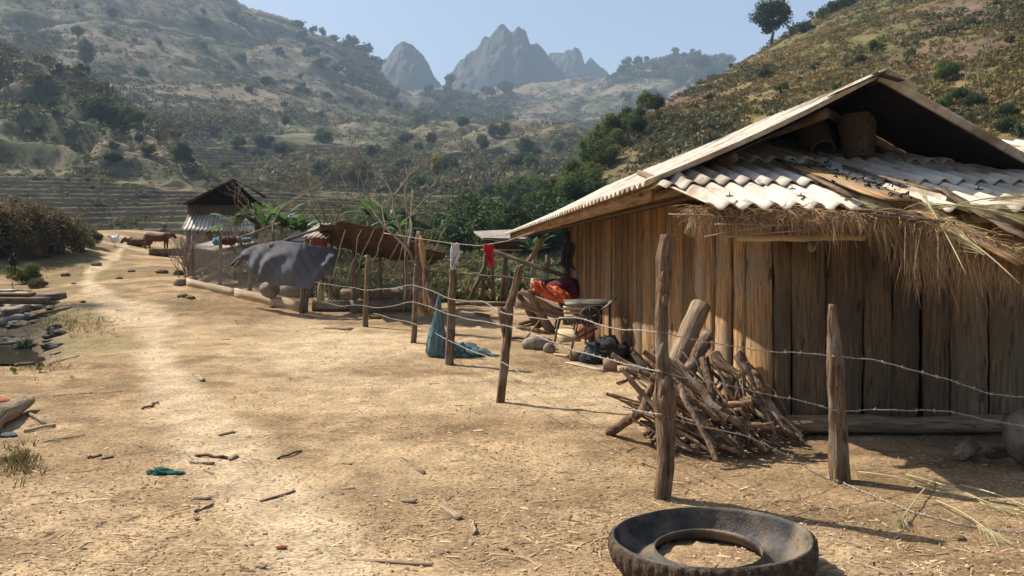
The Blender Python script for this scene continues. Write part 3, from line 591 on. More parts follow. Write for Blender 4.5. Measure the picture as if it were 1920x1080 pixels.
# corrugated sheet patches
def corr(fn, s_len, pitch, amp, along='u', sheets=1, rng=None, lift=0.0):
    def g(u, v):
        x, y, z = fn(u, v); s = (u if along == 'u' else v)*s_len; z = z+amp*np.cos(2*math.pi*s/pitch)+lift
        j = np.floor((u if along == 'u' else v)*sheets); q = _h(j.astype(np.int64), j.astype(np.int64)*0+3, 5)
        return x, y, z+q*.014+(q-.5)*.03*((v if along == 'u' else u)-.5), x
    return g
def main_left(u, v):      # u along the eave (far), v up the slope
    Y = 7.5+u*10.4+(v*0); x = EX(Y)+v*RUN; z = EZ(Y)+v*RUN*SL-.04*np.sin(v*math.pi)*1; return x, Y, z
b = MB(); b.patch(corr(main_left, 10.4, .177, .026, 'u', 11), 59*8, 14, .007, .5); b.build('left_roof_slope', m_asb, hut, True)
def main_right(u, v):
    Y = 7.5+u*10.4; xr = EX(Y)+RUN; x = xr+v*3.3; z = EZ(Y)+RUN*SL-.02-v*3.3*.565; return x, Y, z
b = MB(); b.patch(corr(main_right, 10.4, .177, .026, 'u', 11), 59*8, 14, .007, .5); b.build('right_roof_slope', m_asb, hut, True)
MB().patch(lining(main_left, .3, 1, .008), 20, 10, .01, .5).build('shade_lining', m_shade, hut)  # added dark sheets below both slopes, standing in for attic shade
MB().patch(lining(main_right, 0, 1, .006), 20, 10, .01, .5).build('shade_lining', m_shade, hut)
# ridge cap, dark lifted sheet
RZ = 2.33+RUN*SL
b = MB()
for k in range(10):
    Y0 = 7.42+k*1.05; xr = EX(Y0)+RUN
    b.beam((xr-.13, Y0, EZ(Y0)+RUN*SL-.045), (xr-.12-.146, Y0+1.1, EZ(Y0)+RUN*SL-.045-.028), .3, .012, (1, 0, .45), .4, 3, .003)
    b.beam((xr+.15, Y0, EZ(Y0)+RUN*SL-.05), (xr+.15-.146, Y0+1.1, EZ(Y0)+RUN*SL-.05-.028), .35, .012, (1, 0, -.55), .4, 3, .003)
b.build('ridge_cap', m_asb, hut)
b = MB(); b.beam(P(1560, 178, 7.4), P(1652, 138, 7.34), .3, .012, (0, 1, 0), .3, 3, .004); b.beam(P(1640, 137, 7.33), P(1690, 152, 7.3), .2, .012, (0, 1, .2), .2, 2, .004); b.build('ridge_flap', m_rust, hut)
# purlin ends and rafters under the roof
for i, (px, py, r) in enumerate([(1546, 212, .062), (1640, 162, .05), (1797, 238, .055), (1375, 294, .05), (1738, 215, .04)]):
    p = P(px, py, 7.85); q = P(px, py, 7.85)+Vector((-.139*9, 9, -.24)); p.z -= 0; MB().tube([p, p.lerp(q, .3), p.lerp(q, .6), q], r, 10, .6, .04).build('purlin', m_old, hut, True)
for i, Yr in enumerate([8.6, 10.2, 11.8, 13.4, 15.0, 16.6]):
    MB().tube([(EX(Yr)+.1, Yr, EZ(Yr)-.06), (EX(Yr)+RUN, Yr, EZ(Yr)+RUN*SL-.1)], .05, 8, .4, .03).build('rafter', m_log, hut, True)
    MB().tube([(EX(Yr)+RUN, Yr, EZ(Yr)+RUN*SL-.1), (EX(Yr)+RUN+3.2, Yr, EZ(Yr)+RUN*SL-.1-3.2*.565)], .05, 8, .4, .03).build('rafter', m_log, hut, True)
# eave boards seen from below, eave beam
MB().beam((EX(7.7)+.12, 7.7, EZ(7.7)-.05), (EX(17.6)+.12, 17.6, EZ(17.6)-.05), .16, .05, (0, 0, 1), .6, 8, .006).build('eave_board', m_plank, hut)
MB().tube(logpts((EX(7.6)+.55, 7.6, 2.36), (EX(17.7)+.5, 17.7, 2.13), 8, .015), .06, 9, .4, .04).build('eave_beam', m_log, hut, True)
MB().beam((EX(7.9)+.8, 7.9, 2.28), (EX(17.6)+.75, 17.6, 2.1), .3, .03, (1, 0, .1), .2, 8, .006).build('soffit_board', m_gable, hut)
MB().box((WX(9.0)-.16, 9.0, 2.16), (.1, .14, .09), None, .1).build('beam_end', m_old, hut)
MB().beam((WX(16.35)-.04, 16.3, 0), (WX(16.35)-.04, 16.3, 2.1), .12, .12, (1, 0, 0), .3, 5, .005).build('corner_post', m_old, hut)
# pent roof
def pent_z(X, Y):
    base = 2.045+.28*(Y-6.3); lim = EZ(Y)+SL*np.maximum(X-EX(Y), 0)-.085
    return np.where(Y > 7.5, np.minimum(base, lim), np.minimum(base, 2.045+.235*(Y-6.3)+.3*np.clip(X-1.58, 0, 1)))
def pent(Ya, Yb, x0, x1, droop=.0):
    def f(u, v):
        Y = Ya+(Yb-Ya)*v; X = x0+(x1-x0)*u-.139*(Y-6.3)
        return X, Y, pent_z(X, Y)-droop*np.maximum(u-.45, 0)
    return f
Lp = 5.15; b = MB()
for (Ya, Yb, x0, lift, seed) in [(6.3, 7.42, 1.58, .0, 1), (7.2, 8.45, 1.53, .03, 2), (8.2, 9.6, 1.6, .06, 3)]:
    nsh = 6
    for k in range(nsh):
        xa = x0+k*.885; ln = random.uniform(-.006, .012); dy = random.uniform(-.07, .05)
        f = pent(Ya+dy, Yb+dy, xa, xa+.945)
        def g(u, v, f=f, ln=ln, lift=lift, xa=xa):
            x, y, z = f(u, v); s = u*.945+xa; return x, y, z+.027*np.cos(2*math.pi*s/.177)+lift+ln
        b.patch(g, 76, 12, .007, random.random())
b.build('pent_roof', m_asb, hut, True)
# fixing bolts on the sheets
b = MB()
for (px, py) in [(1368, 376), (1502, 376), (1583, 377), (1485, 352), (1765, 352), (1835, 354), (1600, 330), (1700, 345)]:
    y = 6.55+ (377-py)*.012; X = (px-CX)/F*y; z = float(pent_z(np.array(X), np.array(y)))+.05
    b = MB(); b.box((X, y, z-.012), (.028, .022, .004), rot('X', .2), .3); b.tube([(X, y, z-.02), (X, y, z+.018)], .005, 6); b.build('roof_bolt', m_steel, hut)
# timbers under the pent eave
MB().tube(logpts((1.66, 6.5, 1.99), (4.6, 6.45, 1.95), 8, .01), .045, 9, .3, .03).build('pent_eave_beam', m_log, hut, True)
MB().tube(logpts(P(1385, 447, 6.75), P(1622, 445, 6.75), 6, .006), [.026, .03, .03, .031, .03, .03, .028], 9, .8, .02).build('eave_pole', m_board, hut, True)
MB().tube([P(1522, 465, 6.6), P(1522, 462, 7.3)], .035, 9, .5, .05).build('beam_end', m_log, hut, True)
MB().tube([P(1292, 438, 7.0), P(1300, 420, 7.05), P(1308, 400, 7.5)], [.05, .045, .04], 9, .6, .05).build('beam_end', m_log, hut, True)
MB().beam((1.7, 6.95, 2.05), (6.3, 6.95, 2.0), .12, .05, (0, 0, 1), .1, 6, .005).build('wall_plate', m_old, hut)
for X in (1.9, 2.8, 3.7, 4.6, 5.5):
    MB().tube([(X, 6.35, 1.96), (X-.14, 7.3, 2.2), (X-.4, 9.3, 2.62)], .035, 8, .2, .04).build('pent_rafter', m_log, hut, True)
# thatch along the eave
rng = np.random.default_rng(4)
EP = [(1292, 402, 6.55), (1400, 402, 6.4), (1500, 404, 6.32), (1600, 408, 6.25), (1690, 412, 6.15), (1780, 432, 5.95), (1860, 462, 5.8), (1930, 490, 5.65), (2080, 530, 5.4)]
def epos(t):
    t = np.clip(t, 0, .9999)*(len(EP)-1); k = int(t); f = t-k; return P(*EP[k]).lerp(P(*EP[k+1]), f)
def straw(b, p, d, L, w, tone, droop=.5, n=4):
    p = Vector(p); d = Vector(d).normalized(); sd = Vector((rng.normal(), rng.normal()*.4, rng.normal())).normalized(); V = []
    for k in range(n+1):
        u = k/n; q = p+d*L*u+Vector((0, 0, -droop*L*u*u)); ww = w*(1-.75*u); V += [q-sd*ww, q+sd*ww]
    b.add(V, np.array([[2*k, 2*k+1, 2*k+3, 2*k+2] for k in range(n)]), tone)
b = MB()
for k in range(5200):
    t = rng.uniform(0, 1); p = epos(t); heavy = .25+.9*sm(.42, .62, t)
    L = rng.uniform(.06, .2)*(.6+heavy*.4)
    if rng.random() < .5: d = (rng.normal()*1.4, -abs(rng.normal())*.6, rng.normal()*.25-.1)
    else: d = (rng.normal()*.35+.1, -.35, -1)
    p = p+Vector((0, rng.uniform(-.05, .22), rng.uniform(-.04, .055)))
    straw(b, p, d, L, rng.uniform(.0018, .0045), rng.random(), .35)
# hanging tufts
for (t0, n, L0) in [(.05, 40, .14), (.07, 30, .2), (.26, 60, .18), (.33, 50, .26), (.44, 70, .26), (.5, 130, .38), (.535, 210, .46), (.575, 130, .42), (.63, 60, .3), (.665, 90, .4), (.72, 60, .24), (.77, 110, .24), (.84, 90, .22), (.9, 90, .24)]:
    for k in range(n):
        t = t0+rng.normal()*.018; p = epos(t)+Vector((0, rng.uniform(-.06, .1), rng.uniform(-.08, .03)));
        straw(b, p, (rng.normal()*.28+.15*(t0 > .4), -.18+rng.normal()*.15, -1), L0*rng.uniform(.4, 1.15), rng.uniform(.0018, .004), rng.random(), .2)
for k in range(700):
    t = rng.uniform(.0, 1); p = epos(t)+Vector((0, rng.uniform(-.05, .25), rng.uniform(.02, .085))); straw(b, p, (rng.normal()*1.2, -abs(rng.normal())*.8-.2, rng.normal()*.2), rng.uniform(.08, .22), rng.uniform(.002, .0045), 1.0, .2)
b.build('thatch_fringe', m_thatch, hut)
# thin sticks poking from the thatch
for (a, c) in [((1255, 402, 6.5), (1440, 408, 6.4)), ((1320, 444, 6.4), (1470, 420, 6.35)), ((1340, 420, 6.4), (1560, 424, 6.3)), ((1350, 446, 6.38), (1520, 430, 6.3)), ((1610, 390, 6.3), (1760, 420, 6.0))]:
    MB().tube(logpts(P(*a), P(*c), 5, .006), .007, 5, .6).build('thatch_stick', m_twig, hut)
MB().beam(P(1600, 392, 6.25), P(1790, 418, 5.98), .05, .02, (0, 1, .4), .2, 5, .004).build('eave_batten', m_old, hut)
MB().beam(P(1615, 401, 6.2), P(1730, 413, 6.05), .04, .02, (0, 1, .4), .1, 5, .004).build('eave_batten', m_old, hut)
# boards and bark lying on the pent roof
def roofline(px, py, lift=.06):
    # intersect view ray with the pent plane
    for y in np.linspace(5.2, 9.6, 500):
        X = (px-CX)/F*y; zr = CH+(HY-py)/F*y; zp = 2.045+.28*(y-6.3)
        if zp >= 0 and zp-zr > -1e9 and zr <= zp+.002: return Vector((X, y, zp+lift))
    return Vector((X, y, zr+lift))
def roofray(px, py, lift=.06):
    a = (HY-py)/F; y = (2.045-.28*6.3-CH)/(a-.28); return Vector(((px-CX)/F*y, y, CH+a*y+lift))
def rboard(name, label, pts, w, m, t=.018, group=None, tone=.5):
    A = roofray(*pts[0]); B_ = roofray(*pts[1]); b = MB(); b.beam(A, B_, w, t, Vector((.35, -.75, -.2)).cross(Vector((0, 0, 1))) if False else (1, .25, 0), tone, 8, .008)
    return tag(b.build(name, m), label, 'board', group)
rboard('wooden_board', 'long narrow dark board lying down the pent roof left of the wide bark board', ((1462, 312, .07), (1600, 385, .07)), .07, m_old)
wb = rboard('bark_board', 'wide brown board with curled dark bits lying on the pent roof below the baskets', ((1500, 322, .07), (1690, 395, .085)), .34, m_plank, tone=.9)
rboard('wooden_board', 'thin brown pole board on the roof right of the wide bark board', ((1580, 325, .075), (1760, 378, .08)), .055, m_old, tone=.9)
tag(MB().beam(roofray(1680, 384, .08), P(1925, 492, 5.6), .22, .02, (1, .5, .1), .9, 8, .008).build('wooden_board', m_plank), 'wide weathered board sloping off the straw eave at the right edge', 'board')
tag(MB().beam(roofray(1760, 372, .08), P(1935, 452, 5.75), .12, .02, (1, .5, .1), .6, 8, .008).build('wooden_board', m_old), 'narrow grey board lying above the wide board at the right end of the eave', 'board')
b = MB()
for k in range(70):
    t = rng.random(); px = 1515+t*190+rng.normal()*14; py = 322+t*72+rng.normal()*3; p = roofray(px, py, .10)
    s = rng.uniform(.01, .026); b.tube([p, p+Vector((rng.normal()*s, rng.normal()*s, s*.8)), p+Vector((rng.normal()*s*1.6, rng.normal()*s, s*.3))], [s*.35, s*.45, s*.1], 5, .1)
tag(b.build('dried_pod', m_dark), None, None, kind='stuff')
# green reed stalks on the roof
def reedplant(name, label, a, c, tuft, L=.45, group=None, n=90, thick=.007):
    t = thing(name, label, 'dry stalk', a, group)
    d = (Vector(c)-Vector(a)); pts = [Vector(a)+d*k/6+Vector((0, 0, math.sin(k/6*3.14)*.02)) for k in range(7)]
    MB().tube(pts, [thick*(1-.08*k) for k in range(7)], 6, .9).build('stalk', m_reed, t, True)
    b = MB(); e = Vector(tuft); dd = -d.normalized() if (e-Vector(a)).length < (e-Vector(c)).length else d.normalized()
    for k in range(n):
        dr = dd+Vector((rng.normal(), rng.normal(), rng.normal()*.5))*.22; st = e-dd*rng.uniform(0, L*.5)
        straw(b, st, dr, L*rng.uniform(.3, .8), .0016, rng.random(), .12, 3)
    b.build('seed_head', m_reed, t); return t
for i, (a, c) in enumerate([((1735, 372, 6.2), (1812, 515, 5.65)), ((1800, 440, 5.8), (1912, 532, 5.4)), ((1640, 385, 6.35), (1880, 440, 5.8)), ((1720, 384, 6.3), (1960, 400, 5.9)), ((1850, 385, 6.1), (1700, 398, 6.2)), ((1905, 368, 6.2), (1760, 392, 6.1)), ((1925, 410, 5.9), (1740, 380, 6.2))]):
    lb = ['straw coloured reed stalk hanging off the eave with its tip over the wall', 'straw reed stalk hanging lowest at the far right of the eave'][i] if i < 2 else 'pale green reed with feathery head lying on the straw eave at right'
    reedplant('reed_stalk', lb, P(*a), P(*c), P(*a), .5, None if i < 2 else 'green reeds heaped on the right of the roof', 110 if i > 1 else 60)
# baskets in the gable
def basket(name, label, loc, r0, r1, h, rotm, lab2=None):
    b = MB(); n = 40; V = []; ks = 14
    for k in range(ks+1):
        u = k/ks; r = r0+(r1-r0)*u**.8
        for i in range(n):
            a = i*2*math.pi/n; sq = 1+.06*math.cos(4*a)*(1-u); rr = r*sq+.004*(-1)**(i+k)
            V.append((rr*math.cos(a), rr*math.sin(a), h*u))
    V = np.array(V); I = np.arange(len(V)).reshape(ks+1, n); J = np.roll(I, -1, 1); q = np.stack([I[:-1], J[:-1], J[1:], I[1:]], -1).reshape(-1, 4)
    Vi = V.copy(); Vi[:, :2] *= .94; Vi[:, 2] = np.maximum(Vi[:, 2], .012); N = len(V)
    rim = np.stack([I[-1], J[-1], J[-1]+N, I[-1]+N], 1)
    R = np.array(rotm); b.add(np.concatenate([V, Vi])@R.T+np.array(loc), [q, q[:, ::-1]+N, rim, np.array([list(I[0][::-1])]), np.array([list(I[0]+N)])], .6)
    t = thing(name, label, 'basket', loc); b.build('weave', m_wick, t)
    rp = [Vector(R@np.array((r1*math.cos(a), r1*math.sin(a), h)))+Vector(loc) for a in np.linspace(0, 2*math.pi, 33)]
    MB().tube(rp, .012, 6, .8, .05, cap=False).build('rim', m_wick, t, True); return t
basket('woven_basket', 'tall woven cane basket standing upright inside the open gable', P(1612, 296, 8.35), .135, .2, .44, rot('Y', -.05)@rot('X', -.06))
basket('woven_basket', 'woven basket lying tipped with its open mouth toward the yard in the gable', P(1525, 246, 8.75), .17, .12, .36, rot('X', 2.3)@rot('Z', .3))
basket('woven_basket', 'dim round basket in shadow right of the upright basket in the gable', P(1668, 292, 8.7), .13, .155, .26, rot('Y', .05))
# ================================================================== FENCE
FP = [  # px,py base, Y, px,py top, radius(m), label
 (685, 613, 690, 478, .048, 'far straight fence post at the left end near the two hollow logs'),
 (775, 643, 781, 496, .045, 'fence post directly left of the hanging blue green net'),
 (841, 683, 850, 505, .058, 'fence post between the hanging net and the crumpled net heap'),
 (937, 755, 973, 498, .05, 'crooked fence post leaning right in front of the log stand'),
 (1235, 932, 1254, 440, .062, 'thick gnarled fence post rising in front of the firewood'),
 (1576, 902, 1562, 572, .06, 'split pale fence post in front of the gable wall')]
def gnarly(b, pts, rr, seed, k, n=26, m=64):
    pts = np.array([list(q) for q in pts]); t = np.linspace(0, len(pts)-1, m); i = np.arange(len(pts))
    c = np.stack([np.interp(t, i, pts[:, j]) for j in range(3)], 1); r = np.interp(t, i, rr); L = np.linalg.norm(pts[-1]-pts[0]); a = np.arange(n)*2*math.pi/n
    A, U = np.meshgrid(a, np.linspace(0, L, m)); ca, sa = np.cos(A), np.sin(A)
    R_ = 1+k*(fbm(ca*1.3+U*1.8+seed*7, sa*1.3+U*.9, 3, seed)-.5)*2-.9*k*sm(.60, .72, fbm(ca*3.1+seed*3+40, sa*3.1+U*.8, 2, seed+5))+.06*(vn(ca*9+50, sa*9+U*14+50, seed)-.5)
    rad = R_*r[:, None]; V = np.stack([c[:, 0:1]+rad*ca, c[:, 1:2]+rad*sa, c[:, 2:3]+0*rad], -1)
    if 1: V[-1, :, 2] += .02*(vn(np.cos(a)*2+9, np.sin(a)*2+9, seed)-.5)
    I = np.arange(n*m).reshape(m, n); J = np.roll(I, -1, 1); C = np.stack([ca*r[:, None]*R_+seed*5, sa*r[:, None]*R_, U], -1)
    b.add(V.reshape(-1, 3), [np.stack([I[:-1], J[:-1], J[1:], I[1:]], -1).reshape(-1, 4), np.array([list(I[-1])])], .5, C.reshape(-1, 3))
posts = []
for i, (bx, by, tx, ty, r, lb) in enumerate(FP):
    g = G(bx, by); Yt = g.y-.03; top = P(tx, ty, Yt); base = g-Vector((0, 0, .12)); n = 12; pts = []; rr = []
    for k in range(n+1):
        u = k/n; q = base.lerp(top, u); kink = 0
        if i == 3: kink = -.06*math.exp(-((u-.72)/.16)**2)-.02*math.sin(u*5)
        if i == 4: kink = .035*math.sin(u*6.5)+(-.02 if u > .9 else 0)
        q.x += kink+random.uniform(-.006, .006); q.y += random.uniform(-.006, .006); pts.append(q)
        f = 1.15-.22*u
        if i == 4: f = [1.0, 1.0, .97, .92, 1.05, 1.12, .8, .68, .7, .66, .78, .9, .75][k]
        if i == 5: f = 1.2-.75*max(0, u-.62)/.38 if u > .62 else 1.15
        if i == 3: f = [1.0, 1, 1, 1, 1, 1, 1, 1, 1.25, .85, .9, .9, .9][k]
        rr.append(r*f)
    o = MB(); gnarly(o, pts, rr, i+3, .34 if i > 3 else .22)
    if i == 4:
        for k in range(7): q = pts[random.randint(3, 11)]; o.blob(q+Vector((random.uniform(-.04, .04), -.04, random.uniform(-.05, .05))), (.025, .025, .05), .3, k, 6, tone=.4)
    if i == 3: q = pts[8]; o.tube([q+Vector((-.03, 0, -.25)), q+Vector((-.07, -.01, -.02)), q+Vector((-.085, -.01, .09))], [.03, .04, .036], 8, .6, .05)
    tag(o.build('fence_post', m_old, smooth=True), lb, 'fence post'); posts.append((pts, rr))
def inv(px): # depth along the fence line
    xs = [560, 685, 775, 841, 937, 1240, 1576, 1960]; ys = [G(570, 587).y]+[p[0][0].y for p in posts]+[5.75]
    xs[5] = 1235; return 1/np.interp(px, xs, [1/y for y in ys])
def wire(name, label, pts, barbs=True, r=.0024, group=None, ground=False, spacing=.13):
    px = [p[0] for p in pts]; py = [p[1] for p in pts]; n = max(20, int((px[-1]-px[0])/6)); cen = []
    for k in range(n+1):
        x = px[0]+(px[-1]-px[0])*k/n; y = float(np.interp(x, px, py))+1.3*math.sin(x*.045)+.7*math.sin(x*.13)
        cen.append(G(x, y)+Vector((0, 0, .01)) if ground else P(x, y, float(inv(x))-.065))
    # smooth
    for _ in range(2): cen = [cen[0]]+[(cen[i-1]+cen[i]*2+cen[i+1])/4 for i in range(1, len(cen)-1)]+[cen[-1]]
    L = [0]
    for i in range(1, len(cen)): L.append(L[-1]+(cen[i]-cen[i-1]).length)
    m = int(L[-1]/.012); S = np.linspace(0, L[-1], m); C3 = np.stack([np.interp(S, L, [c[j] for c in cen]) for j in range(3)], 1)
    b = MB()
    for ph in (0, math.pi):
        q = C3.copy(); q[:, 2] += np.cos(S*70+ph)*.0024; q[:, 1] += np.sin(S*70+ph)*.0024; b.tube(q, r, 4, .6, cap=False)
    if barbs:
        s = .05
        while s < L[-1]:
            c = np.array([np.interp(s, S, C3[:, j]) for j in range(3)]); 
            for _ in range(2):
                d = rng.normal(0, 1, 3)*np.array([.5, .8, 1]); d /= np.linalg.norm(d); b.tube([c-d*.019, c+d*.019], .0014, 4, .6)
            b.tube([c+np.array([-.007, 0, 0]), c+np.array([.007, 0, 0])], .0048, 5, .5); s += spacing*random.uniform(.8, 1.2)
    o = b.build(name, m_wire, smooth=True); return tag(o, label, 'barbed wire', group)
wire('barbed_wire', 'top strand of barbed wire crossing the whole fence to the right edge', [(570, 520), (600, 530), (685, 545), (775, 534), (850, 562), (905, 564), (945, 590), (1030, 598), (1080, 596), (1150, 615), (1250, 625), (1350, 647), (1460, 660), (1570, 667), (1640, 676), (1710, 692), (1800, 720), (1860, 738), (1960, 752)])
wire('barbed_wire', 'second strand of barbed wire below the top strand along the fence', [(585, 560), (640, 575), (685, 573), (705, 578), (775, 565), (815, 580), (845, 590), (940, 590+20), (1000, 625), (1080, 660), (1140, 672), (1210, 692), (1250, 700), (1320, 715), (1400, 730), (1500, 752), (1575, 770), (1740, 768), (1800, 776), (1960, 808)])
wire('barbed_wire', 'lowest slack strand of barbed wire sagging in front of the firewood', [(700, 587), (775, 576+30), (845, 640), (940, 680), (1000, 712), (1140, 755), (1190, 770), (1250, 780), (1330, 803), (1410, 820), (1470, 850), (1530, 890), (1560, 900), (1580, 903)])
wire('barbed_wire', 'loose end of barbed wire lying on the ground right of the tyre', [(1575, 905), (1640, 935), (1720, 965), (1790, 985), (1960, 1010)], ground=True)
# ================================================================== TYRE
g = G(1340, 1015); tc_ = Vector((1.06, 4.20, hz(1.06, 4.9)-.01))
ty = thing('half_tyre', 'half of a large cut truck tyre lying open side up on the yard', 'tyre', tc_)
prof = [(.318, .105), (.308, .09), (.312, .07), (.335, .062), (.37, .045), (.41, .035), (.455, .042), (.50, .075), (.535, .125), (.558, .18), (.566, .205), (.578, .206), (.585, .18), (.577, .12), (.55, .06), (.51, .02), (.45, .005), (.37, .012), (.32, .05)]
def ring(prof, n=150, nzf=None):
    V = []
    for i in range(n):
        a = 2*math.pi*i/n; w_ = 1+.018*math.sin(2*a+.6)+.007*math.sin(5*a)
        for j, (r, z) in enumerate(prof):
            zz = z*(1+.13*math.sin(a+2.4)) if z > .1 else z; rr, zz = (nzf(a, j, r, zz) if nzf else (r, zz)); V.append((rr*.895*w_*math.cos(a), rr*(.86+.24*max(0, (.6-rr)/.6))*w_*math.sin(a)+.10*max(0, .6-rr)/.3*.7, zz*.92))
    m = len(prof); I = np.arange(n*m).reshape(n, m); J = np.roll(I, -1, 0); return np.array(V), I, J
def mkring(prof, closed, name, m, nzf=None):
    V, I, J = ring(prof, 150, nzf); A = I if not closed else np.concatenate([I, I[:, :1]], 1); Bq = J if not closed else np.concatenate([J, J[:, :1]], 1)
    q = np.stack([A[:, :-1], A[:, 1:], Bq[:, 1:], Bq[:, :-1]], -1).reshape(-1, 4)
    MB().add(V+np.array(tc_), q, .5).build(name, m, ty, True)
mkring(prof, True, 'sidewall', m_rubber, lambda a, j, r, z: (r+random.uniform(-.001, .001), z+random.uniform(-.0015, .0015)))
tp = [(.580, .2), (.598, .192), (.603, .15), (.597, .10), (.58, .055), (.55, .025), (.53, .01)]
def lug(a, j, r, z):
    s = (a*46/(2*math.pi)+j*.12) % 1; return (r-(.009 if s < .3 and 0 < j < 6 else 0)+random.uniform(-.004, .004), z+random.uniform(-.003, .003))
V, I, J = ring(tp, 460, lug); q = np.stack([I[:, :-1], I[:, 1:], J[:, 1:], J[:, :-1]], -1).reshape(-1, 4); MB().add(V+np.array(tc_), q, .5).build('tread', m_tread, ty)
tag(MB().blob(tc_+Vector((0, .06, -.03)), (.33, .31, .085), .35, 5, 26, fr=3.5, tone=.5).build('soil', m_soil, smooth=True), None, None, kind='stuff')
# ================================================================== FIREWOOD
FC = (1335, 770)
def stick(p0, p1, r, lb, grp='sticks of the firewood heap', n=7, bend=.04, rough=.06, name='firewood_stick', mat=None):
    p0 = Vector(p0); p1 = Vector(p1); d = p1-p0; s = Vector((random.uniform(-1, 1), random.uniform(-1, 1), random.uniform(-.6, .6))); s -= d*s.dot(d)/d.length_squared
    a = random.uniform(-bend, bend); c = random.uniform(-bend, bend)*.5; pts = [p0+d*k/n+s*(a*math.sin(math.pi*k/n)+c*math.sin(2*math.pi*k/n))+Vector([random.uniform(-.3, .3)*r]*3) for k in range(n+1)]
    t = thing(name, lb, 'firewood', p0, grp)
    b = MB(); b.tube(pts, [r*(1.1-.3*k/n)*random.uniform(.92, 1.08) for k in range(n+1)], 8, random.random(), rough, cap=False); 
    if random.random() < .5:
        k = random.randint(2, n-1); q = pts[k]; e = d.normalized()*.08+Vector((random.uniform(-.06, .06), random.uniform(-.06, .02), random.uniform(-.02, .05))); b.tube([q, q+e], [r*.6, r*.45], 6, .5, .05)
    b.build('bark', mat or m_bark, t, True)
    for q, qq in ((pts[0], pts[1]), (pts[-1], pts[-2])):
        dd = (q-qq).normalized(); MB().tube([q-dd*.004, q+dd*.003], r*(1.08 if q is pts[0] else .8), 8, .2).build('cut_end', m_board, t)
    return t
fx = lambda px, Y: (px-CX)/F*Y
for k in range(104):
    a = random.uniform(-1.1, 1.25); t = random.random(); Yb = 6.4+abs(a)*.3+random.uniform(-.08, .5); lay = max(0, 1-abs(a)*.72)
    bx = 1345+a*128+random.uniform(-12, 12); z0 = .02+t*t*.42*lay
    p0 = Vector((fx(bx, Yb), Yb, z0)); L = random.uniform(.5, .95); lean = random.gauss(-.75, .35) if a > -.55 else random.gauss(.8, .35)
    d = Vector((lean, random.uniform(.25, .7), random.uniform(.3, .85))).normalized(); p1 = p0+d*L; p1.z = min(p1.z, .86-.25*abs(a)); p1.y = min(p1.y, 7.3)
    stick(p0, p1, random.choice([.009, .012, .014, .018, .022, .03]), 'bark covered stick stacked in the firewood heap against the hut', bend=.06, rough=.09)
for k in range(14): # crosswise pieces
    x = random.uniform(1255, 1410); y = random.uniform(6.6, 7.0); z = random.uniform(.08, .5); p0 = Vector((fx(x, y), y, z)); stick(p0, p0+Vector((random.uniform(-.35, .35), -.12, random.uniform(-.2, .1))), random.uniform(.02, .035), 'short crosswise stick lying in the firewood heap', 'short crosswise sticks of the heap', 4, .03, .1)
stick(G(1143, 816)+Vector((0, 0, .03)), P(1215, 765, 6.75), .045, 'thick crooked branch sticking out left at the foot of the firewood heap', None, 7, .02)
stick(P(1205, 775, 6.75), P(1232, 700, 6.9), .04, 'pale forked stick leaning upright at the left of the firewood heap', None, 5, .02)
stick(P(1275, 725, 6.5), P(1343, 862, 6.15), .026, 'long bare stick in front of the firewood heap reaching nearest the yard', None, 8, .02)
stick(P(1385, 660, 6.8), P(1455, 820, 6.5), .022, 'long thin stick sloping down the right side of the firewood heap', None, 8, .02)
stick(P(1400, 680, 6.9), P(1472, 805, 6.6), .028, 'reddish split stick at the rightmost edge of the firewood heap', None, 8, .02)
stick(P(1385, 668, 7.0), P(1428, 728, 6.75), .05, 'stout barked log end on the upper right of the firewood heap', None, 4, .01)
stick(P(1340, 668, 6.9), P(1385, 705, 6.65), .045, 'grey split log on top of the firewood heap', None, 4, .01)
stick(P(1320, 672, 6.85), P(1333, 735, 6.6), .035, 'grey forked log at the crest of the firewood heap', None, 4, .01)
b = MB(); b.tube(logpts(P(1258, 705, 7.35), P(1314, 572, 7.75), 6, .008), [.105, .105, .1, .1, .098, .1, .098], 14, .7, .02); tag(b.build('leaning_log', m_log, smooth=True), 'thickest smooth round log leaning on the corner wall behind the firewood', 'log')
b = MB(); b.tube(logpts(P(1290, 705, 7.15), P(1330, 620, 7.4), 6, .012), [.06, .07, .065, .06, .07, .06, .045], 10, .4, .09); tag(b.build('leaning_log', m_bark, smooth=True), 'rough barked log leaning right of the thick smooth log', 'log')
# ================================================================== CLOTHESLINE
LP = [P(720, 437, 15.6), P(790, 448, 14.9), P(845, 456, 14.6), P(900, 461, 14.3), P(950, 452, 14.1), P(1003, 434, 13.9)]
lp = []
for i in range(len(LP)-1):
    for k in range(8): lp.append(LP[i].lerp(LP[i+1], k/8))
tag(MB().tube(lp+[LP[-1]], .007, 5, .6).build('clothesline', m_rope), 'rope clothesline from the split post to the hut eave', 'rope')
def cloth(name, label, mat, ox, hw, zt, L, Y, seed, cat='garment', px=None, jag=.12):
    c = P(px, zt, Y); n, m = 22, 34
    def f(u, v):
        wd = hw*(1+.35*(fbm(v*3+seed, v*0, 2, seed)-.5)*2)*(1-.25*v); x = c.x+(u-.5)*2*wd+.05*np.sin(v*5+seed)*v
        y = c.y+.035*np.sin(u*16+seed+v*2)*(.3+v)+.02*np.sin(u*31+v*7); z = c.z-v*L*(1-jag*np.abs(np.sin(u*5+seed))) +.01*np.cos(u*9)
        return x, y, z
    return tag(MB().patch(f, n, m, .004).build(name, mat, smooth=True), label, cat)
cloth('white_shirt', 'white shirt hanging over the clothesline above the fence post', m_white, 0, .085, 456, .62, 14.6, 1, px=853, jag=.28)
cloth('red_cloth', 'small red cloth hanging on the clothesline', m_red, 0, .085, 457, .5, 14.25, 4, px=917, jag=.35)
